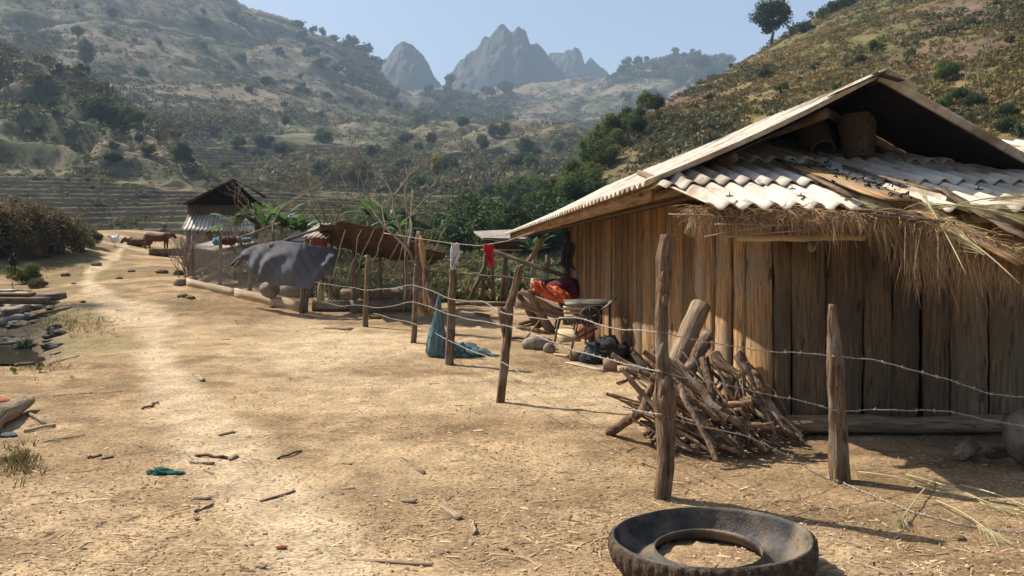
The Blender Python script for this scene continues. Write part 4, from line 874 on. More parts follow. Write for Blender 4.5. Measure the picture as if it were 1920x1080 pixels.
# ================================================================== NETS
g = G(822, 668); top = P(823, 553, g.y+.05); b = MB(); n = 30; pts = []; ang = np.linspace(0, 2*math.pi, 41)[:-1]; V = []
prof = [(0, .015), (.08, .03), (.25, .045), (.42, .07), (.55, .10), (.68, .135), (.8, .15), (.92, .16), (1, .13)]
for u in np.linspace(0, 1, 26):
    r = np.interp(u, [p[0] for p in prof], [p[1] for p in prof]); c = top.lerp(g+Vector((-.03, 0, .01)), u)
    for i, a in enumerate(ang):
        rr = r*(1+.18*math.sin(a*9+u*4)+.1*math.sin(a*17)+random.uniform(-.04, .04)); V.append((c.x+rr*math.cos(a)*1.0, c.y+rr*math.sin(a)*.7, c.z))
I = np.arange(len(V)).reshape(26, 40); J = np.roll(I, -1, 1); b.add(V, np.stack([I[:-1], J[:-1], J[1:], I[1:]], -1).reshape(-1, 4))
tag(b.build('fishing_net', m_teal, smooth=True), 'blue green net bundle hanging from the wire to the ground', 'net')
b = MB(); g = G(870, 668); b.blob(g+Vector((-.1, 0, .05)), (.26, .2, .15), .6, 3, 40, fr=6, flatb=.05); b.blob(g+Vector((.12, -.02, .03)), (.27, .18, .11), .6, 8, 36, fr=6.5, flatb=.03); b.blob(g+Vector((.38, -.05, .0)), (.2, .1, .05), .5, 11, 18, fr=3, flatb=.02)
tag(b.build('net_heap', m_teal, smooth=True), 'crumpled blue green net heap on the ground right of the fence post', 'net')
# ================================================================== PEN (coop) at left
pen = thing('animal_pen', 'low wire mesh pen with board kerb, posts and sheet roofs', 'pen', G(450, 550))
def pboard(a, c, hh, m=m_board, name='kerb_board', segs=8, Yo=0, par=pen):
    A = G(*a); C_ = G(*c); b = MB(); n = segs; h0 = hh
    b.beam(A+Vector((0, 0, hh/2-.02)), C_+Vector((0, 0, hh/2-.02)), hh, .03, (0, 0, 1), .7, n, .008); return b.build(name, m, par)
pboard((350, 536), (442, 557), .22); pboard((440, 557), (561, 586), .25)
def post(bx, by, tx, ty, r, name='post', par=pen, m=m_old, Y=None, lb=None, rough=.05):
    A = G(bx, by) if Y is None else P(bx, by, Y); B_ = P(tx, ty, A.y); A = A-Vector((0, 0, .08)); o = MB().tube(logpts(A, B_, 6, .008), [r*(1.1-.05*k) for k in range(7)], 8, .5, rough).build(name, m, par, True)
    if lb: tag(o, lb, 'post')
    return o
for a in [(361, 530, 362, 442, .07), (413, 545, 413, 442, .055), (467, 560, 470, 482, .06), (566, 588, 573, 455, .06), (574, 586, 583, 450, .035), (450, 535, 452, 455, .05)]: post(*a)
YA, YB = G(361, 530).y, G(568, 587).y
def mesh_panel(A, B_, h0, h1, name='wire_mesh', pitch=.085, r=.0032, par=None, th=None):
    A = Vector(A); B_ = Vector(B_); L = (B_-A).length; b = MB(); n = int(L/pitch)+1
    for k in range(-int(h1/pitch), n):
        for s in (1, -1):
            x0 = k*pitch; pts = []
            for j in range(9):
                t = j/8; x = (x0+t*(h1-h0)) if s > 0 else (x0+(1-t)*(h1-h0)); pts.append((x, h0+t*(h1-h0)))
            pts = [q for q in pts if 0 <= q[0] <= L]
            if len(pts) > 1: b.tube([A+(B_-A)*(q[0]/L)+Vector((0, 0, q[1])) for q in pts], r, 3, .6, cap=False)
    return b.build(name, m_wire, par)
gA, gB, gC, gD = G(361, 532), G(440, 556), G(566, 587), G(690, 606)
mesh_panel(gA, gB, .15, 1.15, par=pen); mesh_panel(gB, gC, .2, 1.25, par=pen); mesh_panel(gC, G(680, 588), .1, 1.25, par=pen)
mesh_panel(G(690, 585), G(800, 578), .1, 1.15, par=pen)
# front sheet roof
def quad(c, nu, nv, amp=.02, waves=0, along='v'):
    c = [Vector(q) for q in c]
    def f(u, v):
        p = [((1-u)*(1-v))*c[0][j]+u*(1-v)*c[1][j]+u*v*c[2][j]+(1-u)*v*c[3][j] for j in range(3)]
        if waves: p[2] = p[2]+amp*np.cos(2*math.pi*(u)*waves)
        return p
    return f
MB().patch(quad([P(357, 463, YA+.05), P(403, 470, YA-.6), P(500, 451, YA+1.2), P(436, 443, YA+2.6)], 60, 10, .018, 9), 80, 8, .008, .7).build('sheet_roof', m_asb, pen, True)
MB().tube([P(357, 468, YA), P(500, 456, YA+1.2)], .03, 7, .5, .04).build('roof_pole', m_old, pen, True)
MB().tube(logpts(P(415, 476, YA-.7), P(452, 474, YA-.9), 3, .005), .02, 6).build('rail', m_bark, pen)
# long rusty roof seen from below
NE = [(600, 424, 17.6), (640, 417, 17.2), (690, 427, 17), (720, 428, 17), (760, 446, 16.8), (800, 462, 16.7), (836, 476, 16.6)]
FE = [(590, 446, 20.5), (640, 462, 20), (680, 478, 19.6), (720, 482, 19.4), (760, 488, 19), (800, 486, 18.6), (830, 481, 18.4)]
def lerpP(Lst, t):
    t = np.asarray(t)*(len(Lst)-1); A = np.array([P(*q) for q in Lst]); xs = np.arange(len(Lst)); return [np.interp(t, xs, A[:, j]) for j in range(3)]
def rr_(u, v):
    a = lerpP(NE, u); c = lerpP(FE, u); p = [a[j]*(1-v)+c[j]*v for j in range(3)]; p[2] = p[2]+.022*np.cos(v*2*math.pi*18+2*fbm(u*3, v*2, 2, 8))+.16*(fbm(u*7, v*4, 3, 3)-.5)+.05*(fbm(u*40, v*3, 2, 4)-.5); p[1] = p[1]+.5*(vn(u*13, v*2, 6)-.5)*(1-v); return p
MB().patch(rr_, 60, 150, .008, .5).build('bark_sheet_roof', m_rust, pen, True)
MB().patch(quad([P(565, 443, 18.2), P(615, 446, 17.9), P(640, 418, 20), P(598, 419, 20.4)], 30, 8, .02, 6), 50, 8, .008, .7).build('sheet_roof', m_asb, pen, True)
MB().patch(quad([P(566, 470, 19), P(612, 470, 18.8), P(612, 446, 18.8), P(566, 445, 19)], 30, 8), 6, 6, .02, .2).build('back_board', m_clay, pen)
for i in range(9):
    u = 620+i*22+random.uniform(-8, 8); MB().tube(logpts(P(u, 520+random.uniform(-20, 15), 17.0), P(u+random.uniform(5, 45), 425+random.uniform(-4, 30), 16.8), 6, .04), .012, 5, .7, cap=False).build('dry_vine', m_twig, pen)
for a in [(665, 560, 665, 470, .07), (715, 560, 712, 478, .05), (620, 560, 622, 445, .05), (760, 560, 758, 470, .05)]: post(*a, Y=19.0)
# net tarp draped over the pen
TT = [(432, 497, 18.6), (455, 470, 18.4), (476, 460, 18.2), (525, 451, 17.9), (565, 456, 17.7), (610, 464, 17.9), (648, 470, 18.1)]
TB = [(437, 500, 18.6), (460, 488, 18.2), (484, 525, 17.75), (500, 527, 17.6), (545, 541, 17.3), (590, 536, 17.35), (622, 512, 17.6)]
def tarp(u, v):
    a = lerpP(TT, u); c = lerpP(TB, u); p = [a[j]*(1-v)+c[j]*v for j in range(3)]
    fo = (fbm(u*7+v*1.5, v*.8, 2, 12)-.5)*.3+.05*np.sin(u*34+v*7+5*fbm(u*4, v*2, 2, 19))+.015*np.sin(u*90-v*20); p[1] = p[1]+fo*np.sin(np.pi*np.clip(v, .08, 1)*.9)-.12*np.sin(np.pi*v); p[2] = p[2]-.05*np.sin(u*26)*v; return p
tag(MB().patch(tarp, 110, 50, .004).build('shade_net', m_tarp, smooth=True), 'blue grey net sheet draped over the wire pen', 'net sheet')
tag(MB().patch(quad([P(530, 452, 18), P(578, 457, 17.9), P(572, 440, 18.8), P(560, 430, 18.9)], 10, 10), 20, 10, .004, .3).build('dark_sheet', m_dark, smooth=True), 'dark cloth stretched under the slanting pole above the pen', 'cloth')
tag(MB().tube(logpts(P(505, 462, 17.9), P(640, 414, 18.4), 8, .01), .032, 7, .4, .04).build('slanting_pole', m_old), 'dark pole slanting up from the draped net to the rusty roof', 'pole')
tag(MB().tube(logpts(P(445, 448, 20), P(525, 417, 21.5), 8, .01), .028, 7, .7, .04).build('slanting_pole', m_bark), 'thin brown pole rising right from the small sheet roof', 'pole')
b = MB()
for k in range(5): b.blob(P(405+k*3, 453-k*.8, 21.0), (.10, .1, .09), .5, k, 10, fr=2.5)
tag(b.build('blue_cloth', m_blue, smooth=True), 'small rolled blue cloth left of the red garment on the pen roof', 'garment')
b = MB()
for k in range(5): b.blob(P(418+k*4.5, 452-abs(k-1)*.6, 21.0), (.13, .12, .1), .6, k+9, 12, fr=3)
tag(b.build('red_garment', m_maroon, smooth=True), 'dark red garment in a heap on the small pen roof', 'garment')
b = MB()
for k in range(6): b.blob(P(436+k*5, 450-(k < 3)*1.5, 21.4), (.16, .14, .07), .6, k+20, 12, fr=3)
tag(b.build('blue_cloth', m_blue, smooth=True), 'spread blue cloth right of the red garment on the pen roof', 'garment')
# inside the pen: branches
for a, c, r, lb in [((370, 510), (408, 487), .035, 'curved pale branch inside the pen beside its left post'), ((392, 505), (405, 520), .03, 'short branch behind the second pen post'), ((418, 497), (442, 525), .03, 'straight pale stick leaning inside the pen'), ((378, 527), (410, 512), .10, 'thick grey log lying behind the pen kerb')]:
    tag(MB().tube(logpts(P(a[0], a[1], YA-.2), P(c[0], c[1], YA-.4), 5, .03), r, 7, .8, .04).build('pen_branch', m_log, smooth=True), lb, 'branch')
tag(MB().tube(logpts(G(332, 536)+Vector((0, 0, .06)), G(372, 530)+Vector((0, 0, .1)), 4, .01), .11, 10, .5, .03).build('log', m_log, smooth=True), 'short thick log end lying left of the pen post', 'log')
b = MB(); b.blob(G(520, 570)+Vector((0, 1.6, .22)), (.5, .4, .28), .2, 3, 14); tag(b.build('boulder', m_rock, smooth=True), 'pale flat boulder inside the pen under the draped net', 'rock')
b = MB(); b.blob(P(506, 543, 18.5), (.25, .2, .2), .25, 6, 12); tag(b.build('boulder', m_rock, smooth=True), 'dark stone inside the pen left of the flat boulder', 'rock')
# hollow logs
def halflog(a, c, r, lb):
    A = G(*a)+Vector((0, 0, r*.7)); B_ = G(*c)+Vector((0, 0, r*.7)); o = MB().tube(logpts(A, B_, 8, .012), [r*random.uniform(.93, 1.05) for _ in range(9)], 14, .5, .03)
    return tag(o.build('hollow_log', m_log, smooth=True), lb, 'log')
halflog((657, 585), (775, 583), .155, 'front thick log lying on the yard beside the pen')
A_ = G(640, 566); 
tag(MB().tube(logpts(P(641, 551, A_.y), P(768, 550, A_.y-.3), 8, .015), [.12, .12, .11, .1, .1, .11, .12, .13, .14], 12, .6, .03).build('hollow_log', m_log, smooth=True), 'rear log trough lying higher behind the front thick log', 'log')
pboard((585, 583), (660, 584), .26, m_gable, 'low_board'); 
# split thick post with bamboo pole
st_ = thing('split_post', 'tall split tree post with peeling orange wood beside the clothesline', 'post', G(795, 585))
MB().tube(logpts(P(792, 590, 15.2), P(786, 436, 15.2), 8, .03), [.13, .12, .12, .11, .10, .09, .09, .08, .07], 10, .3, .08).build('trunk', m_bark, st_, True)
MB().beam(P(798, 570, 15.0), P(790, 442, 15.05), .09, .04, (1, 0, 0), .9, 8, .01, bow=.05).build('split_wood', m_plank, st_)
MB().tube(logpts(P(812, 588, 14.9), P(797, 500, 15.1), 4, .02), [.09, .07, .06, .05, .03], 8, .2, .06).build('side_stem', m_bark, st_, True)
tag(MB().tube(logpts(G(756, 586), P(774, 355, G(756, 586).y), 12, .006), [.026-.0008*k for k in range(13)], 8, .6).build('bamboo_pole', m_bamboo, smooth=True), 'tall thin upright bamboo pole beside the rusty pen roof', 'pole')
tag(MB().tube(logpts(P(760, 560, 16), P(762, 318, 16), 12, .02), [.018-.0008*k for k in range(13)], 6, .6).build('thin_pole', m_twig), 'thin bare pole just left of the bamboo pole', 'pole')
# bare trees
def bare(name, label, base, h, seed, spread=.5, depth=5, r=.05, mat=m_twig, nst=1, dsp=None, cat='bare tree', leaf=None, mult=1.0, group=None):
    R_ = random.Random(seed); b = MB(); tips = []
    def br(p, d, L, r, k):
        n = 4; pts = [p]; q = p; dd = d
        for i in range(n):
            dd = (dd+Vector((R_.gauss(0, .13), R_.gauss(0, .13), R_.gauss(.03, .08)))).normalized(); q = q+dd*L/n; pts.append(q)
        b.tube(pts, [r*(1-.11*i) for i in range(n+1)], 6 if r > .02 else 4, R_.random(), cap=False)
        if k <= 0: tips.append(q); return
        for i in range(R_.choice([2, 2, 3])):
            s = pts[R_.choice([2, 3, 4, 4])]; a = Vector((R_.gauss(0, spread), R_.gauss(0, spread), R_.gauss(.12, .25))); br(s, (dd+a).normalized(), L*R_.uniform(.55, .85), r*R_.uniform(.5, .68), k-1)
    t = thing(name, label, cat, base, group)
    for i in range(nst): br(Vector(base)+Vector((R_.gauss(0, min(.06*nst, .22)), R_.gauss(0, min(.06*nst, .22)), -.05)), Vector((R_.gauss(0, dsp or .12*nst**.5), R_.gauss(0, dsp or .12*nst**.5), 1)).normalized(), h*.36*mult, r, depth)
    b.build('branches', mat, t, True)
    if leaf:
        c = MB(); leaves(c, [tuple(q) for q in tips], .12, len(tips)*6, .05, np.random.default_rng(seed)); c.build('foliage', leaf, t)
    return t
bare('bare_tree', 'grey leafless bush at the corner left of the pen', G(362, 524)+Vector((-.1, .6, 0)), 1.55, 3, .24, 4, .019, m_twig, 64, dsp=.33)
bare('bare_tree', 'leafless many branched tree rising behind the middle of the pen', P(520, 510, 20), 3.1, 5, .5, 7, .045)
bare('bare_tree', 'leafless tree with long bent limbs behind the draped net', P(585, 500, 20.5), 3.2, 8, .5, 7, .045)
bare('bare_tree', 'slim leafless tree behind the rusty roof, left of the bamboo pole', P(625, 500, 21), 3.6, 11, .42, 5, .035)
bare('bare_tree', 'bare forked tree growing beside the split post', P(790, 560, 15.3), 4.0, 14, .5, 5, .045)
bare('bare_tree', 'low bare bush in front of the corrugated shed', P(455, 500, 22), 1.5, 17, .3, 5, .02, nst=14, dsp=.4)
bare('bare_tree', 'dead tree with crooked limbs on the slope right of the roof peak', G(1843, 205), 5.2, 21, .35, 5, .05, cat='bare tree')
bare('bare_tree', 'thin dead tree near the upper right corner of the hillside', G(1808, 180), 4.6, 24, .35, 4, .04)
for i, (px, py, h) in enumerate([(706, 262, 44), (728, 265, 36), (312, 210, 48), (1040, 205, 26), (1595, 38, 34), (1692, 28, 30)]):
    g = G(px, py, 50); lb = ['tall dead trunk on the valley slope left of centre', 'second dead trunk on the valley slope right of the taller one', 'dead upright tree on the left hillside near the bananas', 'thin dead tree below the karst peaks', 'thin bare tree on the right ridge nearest the dark tree', 'thin bare tree on the upper right hillside'][i]
    bare('bare_tree', lb, g, h/F*g.y, 30+i, .25, 3, .012*g.y/20)
# banana plants
def banana(loc, h, seed, lb, n=9):
    R_ = random.Random(seed); t = thing('banana_plant', lb, 'banana plant', loc, 'banana plants by the pen'); L0 = Vector(loc)
    MB().tube([L0+Vector((0, 0, -.1)), L0+Vector((.02, 0, h*.3)), L0+Vector((.05, 0, h*.55))], [.10, .08, .05], 9, .6, .04).build('stem', m_bamboo, t, True)
    for k in range(n+4):
        a = k*2.4+R_.uniform(-.5, .5); L = h*R_.uniform(.4, .72); el = R_.uniform(.15, 1.4); b = MB(); p = L0+Vector((.05, 0, h*.5)); V = []; m = 16
        wd = L*R_.uniform(.10, .15); sd = Vector((-math.sin(a), math.cos(a), 0))
        for i in range(m+1):
            u = i/m; e = el-1.5*u*u*R_.uniform(.85, 1.0); q = p+Vector((math.cos(a)*math.cos(e), math.sin(a)*math.cos(e), math.sin(e)))*L/m*(1 if i else 0); p = q
            ww = wd*math.sin(min(1, u*1.15+.03)*math.pi)**.55*(1 if R_.random() > .35 else R_.uniform(.4, .9)); V += [q-sd*ww+Vector((0, 0, -ww*.3)), q, q+sd*ww+Vector((0, 0, -ww*.3))]
        b.add(V, np.array([[3*i+j, 3*i+j+1, 3*i+4+j, 3*i+3+j] for i in range(m) for j in (0, 1)]), R_.random()); b.build('leaf', m_ban, t)
    return t
for i, (px, py, Y, h, lb) in enumerate([(440, 486, 24, 2.0, 'banana plant with one bright upright leaf in front of the corrugated shed'), (490, 490, 24, 2.0, 'banana plant beside the small pen roof'), (525, 485, 25, 2.1, 'banana plant behind the slanting poles'), (690, 452, 27, 1.8, 'dark green banana clump behind the rusty roof'), (722, 460, 26, 1.5, 'banana plant rising above the rusty roof near the bamboo pole'), (745, 480, 22, 1.4, 'banana plant close behind the split post'), (560, 485, 25, 1.7, 'banana plant behind the light sheet roof'), (800, 545, 19, 1.2, 'low banana plant between the split post and the clothesline'), (912, 560, 21, 1.1, 'low broad leaved plant under the small shelter'), (955, 565, 20.5, 1.3, 'broad leaved plant right of the small shelter posts'), (670, 545, 19.5, 1.1, 'low banana plant inside the pen below the rusty roof'), (1000, 520, 22, 1.4, 'banana plant behind the log stand'), (600, 560, 19.5, .9, 'small banana shoot in the pen behind the mesh')]): banana(P(px, py, Y), h, i, lb)
# weeds behind the pen
for i, (px, py, h) in enumerate([(630, 560, 40), (690, 560, 34), (640, 556, 30), (725, 560, 36), (590, 556, 30), (760, 566, 30), (885, 570, 22), (1010, 560, 26), (330, 515, 12), (336, 516, 14)]): at(['lbush', 'bush'][i % 2], px, py, h, 'leafy green weed growing among the pen posts' if i < 6 else 'low green weed at the edge of the yard', 1, cat='weed', group='weeds in the pen' if i < 6 else 'weeds at the yard edge', ymin=18.5)
def dund(x, Y, px, isr, tm):
    yb = T(px, [150, 90, 330, 60, 400, 24, 700, 22, 800, 20, 1000, 20, 1100, 20]); return np.where(Y > yb, .35+.65*sm(.4, .6, fbm(x/2.5, Y/3, 3, 301)), 0)*(1-.6*tm[2])
scrub('undergrowth', 9000, (330, 1120), (.12, .5), m_under, 20, 62, dund, 26, 9)
def ddry(x, Y, px, isr, tm):
    yb = T(px, [150, 90, 330, 60, 400, 24, 700, 22, 800, 20, 1000, 20, 1100, 20]); return np.where(Y > yb, .6, 0)
scrub('dry_undergrowth', 5000, (330, 1120), (.08, .3), m_leafr, 20, 62, ddry, 18, 10)
# ================================================================== SHED BEHIND
sh = thing('corrugated_shed', 'small shed with dark gable and pale corrugated lean-to behind bare bushes', 'shed', P(420, 462, 31))
MB().patch(quad([P(340, 382, 29.5), P(438, 334, 29.5), P(446, 336, 35), P(352, 384, 35)], 10, 10), 12, 12, .05, .5).build('roof_slope', m_rust, sh)
MB().patch(quad([P(438, 334, 29.5), P(500, 368, 29.5), P(496, 370, 35), P(446, 336, 35)], 10, 10), 12, 12, .05, .5).build('roof_slope', m_rust, sh)
MB().add([P(350, 384, 30.2), P(490, 384, 30.2), P(438, 338, 30.2)], np.array([[0, 1, 2]]), .1).build('gable_shade', m_shade, sh)  # near-black triangle paints the dark of the shadowed gable opening
MB().patch(quad([P(340, 431, 28.8), P(478, 434, 28.8), P(470, 392, 31), P(360, 391, 31)], 10, 10, .03, 18), 160, 10, .01, .9).build('lean_to_roof', m_asb, sh, True)
MB().patch(quad([P(352, 470, 30.3), P(490, 470, 30.3), P(490, 380, 30.3), P(352, 380, 30.3)], 10, 10), 20, 8, .04, .2).build('wall', m_gable, sh)
for px in (352, 402, 470): MB().tube([P(px, 475, 29), P(px, 430, 29)], .06, 7).build('post', m_old, sh)
# small shelter behind
s2 = thing('small_shelter', 'small raised shelter with grey corrugated roof behind the clothesline', 'shelter', P(930, 560, 19.5))
MB().patch(quad([P(905, 449, 19), P(992, 452, 18.6), P(962, 434, 20.2), P(888, 437, 20.6)], 10, 10, .025, 1), 20, 60, .008, .6).build('sheet_roof', m_asbd, s2, True)
def corv(u, v):
    p = quad([P(905, 449, 19), P(992, 452, 18.6), P(962, 434, 20.2), P(888, 437, 20.6)], 1, 1)(u, v); p[2] = p[2]+.03*np.cos(v*2*math.pi*7)+.02; return p
MB().patch(corv, 12, 80, .008, .6).build('corrugated_sheet', m_asbd, s2, True)
MB().box(P(942, 459, 19.6), (.42, .3, .12), None, .2).build('box', m_gable, s2)
MB().box(P(940, 468.5, 19.55), (.5, .35, .02), None, .6).build('floor_board', m_board, s2)
for a, c in [((905, 560), (912, 455)), ((925, 560), (920, 455)), ((940, 565), (950, 470)), ((948, 563), (951, 500)), ((880, 563), (915, 485))]: MB().tube([P(*a, 19.3), P(*c, 19.3)], .05, 8, .4, .04).build('leg', m_old, s2, True)
tag(MB().tube(logpts(P(800, 508, 18.3), P(1040, 527, 17.6), 10, .015), .02, 6, .6, .05).build('fence_rail', m_bark), 'thin horizontal rail behind the clothesline', 'rail')
tag(MB().tube(logpts(G(845, 573)+Vector((0, 0, .04)), G(1010, 573)+Vector((0, 0, .05)), 10, .02), .05, 7, .4, .05).build('edging_log', m_bark), 'long thin log edging the yard behind the fence posts', 'log')
tag(MB().beam(P(918, 468, 16.8), P(1066, 521, 15.8), .09, .06, (0, 0, 1), .1, 6, .005).build('slanting_beam', m_old), 'dark beam slanting down to the hut corner from the shelter', 'beam')
tag(MB().tube(logpts(P(1021, 440, 16.2), P(990, 495, 16.4), 4, .02), .055, 8, .7, .05).build('roof_strut', m_log), 'short crooked strut holding up the far hut eave', 'strut')
tag(MB().tube(logpts(G(1025, 575), P(1026, 478, G(1025, 575).y), 4, .01), .05, 8, .3, .05).build('yard_post', m_old), 'dark post standing behind the log stand near the hut corner', 'post')
for i, (px, py) in enumerate([(1003, 548), (1040, 544)]): pass
# green terrace plants, garden mesh
mesh_panel(P(985, 560, 18.6), P(1050, 560, 17.8), .0, .7, 'garden_net', .12, .003)
o = bpy.data.objects['garden_net']; tag(o, 'patch of net fencing behind the log stand', 'net')
# ================================================================== HUT FRONT CLUTTER
# clothes on the corner
def hang(px, py, Y, hw, L, mat, lb, seed): cloth('hanging_jacket', lb, mat, 0, hw, py, L, Y, seed, px=px)
hang(1066, 455, 15.2, .12, .55, m_dark, 'dark jacket hanging at the far corner of the hut', 2)
hang(1057, 462, 15.4, .07, .42, m_tarp, 'grey cloth hanging left of the dark jacket', 6)
# log stand
g = G(1035, 625); ls = thing('log_stand', 'rough stand of crossed logs carrying a tilted board', 'stand', g); Y = g.y
MB().tube(logpts(P(1040, 632, Y), P(988, 545, Y), 6, .01), [.11, .10, .09, .08, .07, .065, .06], 10, .5, .06).build('leg', m_log, ls, True)
MB().tube(logpts(P(1012, 612, Y+.25), P(970, 550, Y+.1), 6, .01), [.10, .09, .08, .07, .06, .06, .055], 10, .1, .06).build('leg', m_old, ls, True)
MB().tube(logpts(P(1036, 628, Y+.1), P(1062, 570, Y+.1), 6, .02), [.08, .07, .06, .05, .045, .04, .04], 9, .2, .06).build('leg', m_old, ls, True)
MB().beam(P(968, 562, Y+.1), P(1062, 585, Y+.1), .42, .05, (0, 1, .9), .8, 6, .01).build('board', m_log, ls)
MB().tube(logpts(P(975, 545, Y), P(1058, 590, Y), 5, .01), .06, 9, .6, .05).build('cross_log', m_log, ls, True)
b = MB(); b.blob(P(1042, 552, Y-.05), (.29, .2, .13), .5, 3, 34, rot('Y', .3), fr=4.2); b.blob(P(1010, 538, Y-.1), (.12, .1, .09), 1.0, 9, 26, rot('Y', .5), fr=6); tag(b.build('orange_bag', m_orange, smooth=True), 'crumpled orange plastic bag lying on the log stand', 'bag')
b = MB(); b.blob(P(1053, 534, Y+.25), (.30, .2, .13), .25, 13, 22, rot('Y', -.25), fr=2); b.blob(P(1076, 545, Y+.2), (.12, .15, .16), .3, 15, 14); tag(b.build('maroon_sack', m_maroon, smooth=True), 'dark maroon sack lying behind the orange bag', 'sack')
tag(MB().tube([P(1020, 540, Y+.7), P(1020, 523, Y+.7)], [.24, .25], 20, .2, .01).build('black_pot', m_dark, smooth=True), 'black round pot behind the orange bag', 'pot')
tag(MB().tube([P(1000, 545, Y+.6), P(1001, 522, Y+.6)], [.065, .06], 12, .9, .03).build('log_stump', m_board, smooth=True), 'pale log stump upright left of the black pot', 'log')
# thresher
Yt = 12.1; th = thing('threshing_machine', 'old hand threshing machine with flywheel beside the side wall', 'machine', G(1100, 650))
def fr(a, c, r=.018, Ya=Yt, Yb=None, m=m_steel, name='frame_leg'): MB().tube([P(*a, Ya), P(*c, Yb or Ya)], r, 6, .6).build(name, m, th, True)
fr((1040, 642), (1048, 596)); fr((1048, 596), (1084, 599), name='frame_rail'); fr((1071, 659), (1084, 599)); fr((1143, 648), (1143, 570), Ya=Yt+.3); fr((1098, 646), (1096, 600), Ya=Yt+.5); fr((1071, 640), (1120, 615), Yb=Yt+.1, name='brace')
MB().beam(P(1058, 567, Yt+.2), P(1140, 566, Yt+.2), .42, .02, (0, 1, .12), .3, 3, .003).build('top_board', m_steel, th)
MB().beam(P(1128, 580, Yt-.05), P(1147, 563, Yt+.1), .3, .015, (0, 1, 0), .3, 3, .003).build('side_plate', m_steel, th)
MB().box(P(1096, 590, Yt+.25), (.26, .18, .13), None, .1).build('body', m_steel, th)
for k in range(3): MB().beam(P(1056+k*1, 577+k*8, Yt-.02), P(1094, 579+k*8, Yt-.02), .05, .02, (0, .6, 1), .9, 8, .004).build('slat', m_board, th)
wc = P(1107, 595, Yt-.08); wr = .155
rim = [wc+Vector((math.cos(a)*wr, .03*math.sin(a), math.sin(a)*wr)) for a in np.linspace(0, 2*math.pi, 29)]
fw = MB().tube(rim, .013, 7, .5, cap=False).build('flywheel', m_steel, th, True)
b = MB()
for a in np.linspace(0, 2*math.pi, 6)[:-1]+.4: b.tube([wc, wc+Vector((math.cos(a)*wr, 0, math.sin(a)*wr))], .009, 5)
b.blob(wc, (.03, .03, .03), 0, 1, 8); b.build('spokes', m_steel, th)
MB().beam(P(1045, 630, Yt-.05), P(1085, 628, Yt), .34, .02, (0, 1, .5), .9, 3, .004).build('chute', m_board, th)
MB().beam(P(1060, 640, Yt+.1), P(1120, 600, Yt+.25), .08, .02, (0, 1, .2), .6, 3, .003).build('brace', m_board, th)
# sacks, cardboard, rocks
g = G(1135, 683); b = MB(); b.blob(g+Vector((0, .15, .17)), (.27, .2, .2), .5, 4, 34, fr=3.4, flatb=.17); b.blob(g+Vector((-.2, .05, .08)), (.15, .12, .10), .6, 8, 24, fr=3.5); tag(b.build('black_sack', m_dark, smooth=True), 'black slumped sack on the ground at the foot of the side wall', 'sack')
g = G(1185, 672); tag(MB().blob(g+Vector((0, .1, .1)), (.22, .2, .14), .3, 14, 16, fr=2, flatb=.1).build('black_sack', m_dark, smooth=True), 'smaller dark sack right of the black slumped sack', 'sack')
g = G(1095, 640); tag(MB().blob(g+Vector((.1, .35, .18)), (.2, .2, .2), .2, 17, 16).build('rusty_drum', m_clay, smooth=True), 'rusty rounded tin under the threshing machine', 'tin')
def card(a, c, w, lb, side=(0, 1, 0), lift=.01, Y0=None):
    A = G(*a)+Vector((0, 0, lift)); C_ = G(*c)+Vector((0, 0, lift)); tag(MB().beam(A, C_, w, .006, side, .6, 4, .006).build('cardboard_sheet', m_card), lb, 'cardboard')
card((1072, 680), (1145, 697), .3, 'flat pale cardboard sheet on the ground before the black sack')
g = G(1144, 696); tag(MB().box(g+Vector((0, 0, .08)), (.1, .008, .085), rot('Z', .1), .4).build('cardboard_piece', m_card), 'upright cardboard piece in front of the black sack', 'cardboard')
g = G(1080, 678); tag(MB().box(g+Vector((0, 0, .07)), (.09, .01, .07), rot('Z', -.1), .2).build('cardboard_piece', m_plank), 'upright brown board piece left of the cardboard sheet', 'board')
tag(MB().beam(G(1040, 668)+Vector((0, 0, .03)), G(1066, 672)+Vector((0, 0, .03)), .05, .03, (0, 1, 0), .8).build('plank_scrap', m_board), 'short pale plank scrap below the threshing machine', 'board')
for i, (px, py, r, lb) in enumerate([(1183, 700, (.15, .09, .055), 'flat oblong stone right of the cardboard below the side wall'), (1203, 712, (.13, .09, .04), 'flat stone lowest at the foot of the side wall'), (1008, 655, (.26, .14, .13), 'large pale stone block below the log stand'), (1030, 662, (.1, .08, .1), 'small stone wedged right of the pale stone block')]):
    g = G(px, py); tag(MB().blob(g+Vector((0, .05, r[2]*.6)), r, .18, i, 14, fr=1.6, flatb=r[2]*.6).build('stone', m_rock, smooth=False), lb, 'stone')
for i, (a, c, r, lb) in enumerate([((985, 640), (1008, 612), .025, 'pale stick propped against the log stand foot'), ((893, 592), (940, 602), .05, 'flat dark driftwood piece on the yard left of the log stand'), ((975, 612), (1010, 606), .06, 'brown log scrap under the log stand'), ((972, 618), (1030, 628), .05, 'dark log scrap lying before the log stand'), ((955, 637), (990, 641), .04, 'black charred stick left of the pale stone block'), ((990, 604), (1024, 616), .035, 'reddish log scrap behind the log stand foot')]):
    A = G(*a)+Vector((0, 0, r)); C_ = G(*c)+Vector((0, 0, r)); 
    if i == 0: C_ = P(1012, 600, A.y+.1)
    tag(MB().tube(logpts(A, C_, 4, .01), [r, r*1.1, r, r*.9, r*.6], 8, [.9, .2, .4, .1, 0, .6][i], .08, flat=.6).build('log_scrap', m_bark, smooth=True), lb, 'wood scrap')
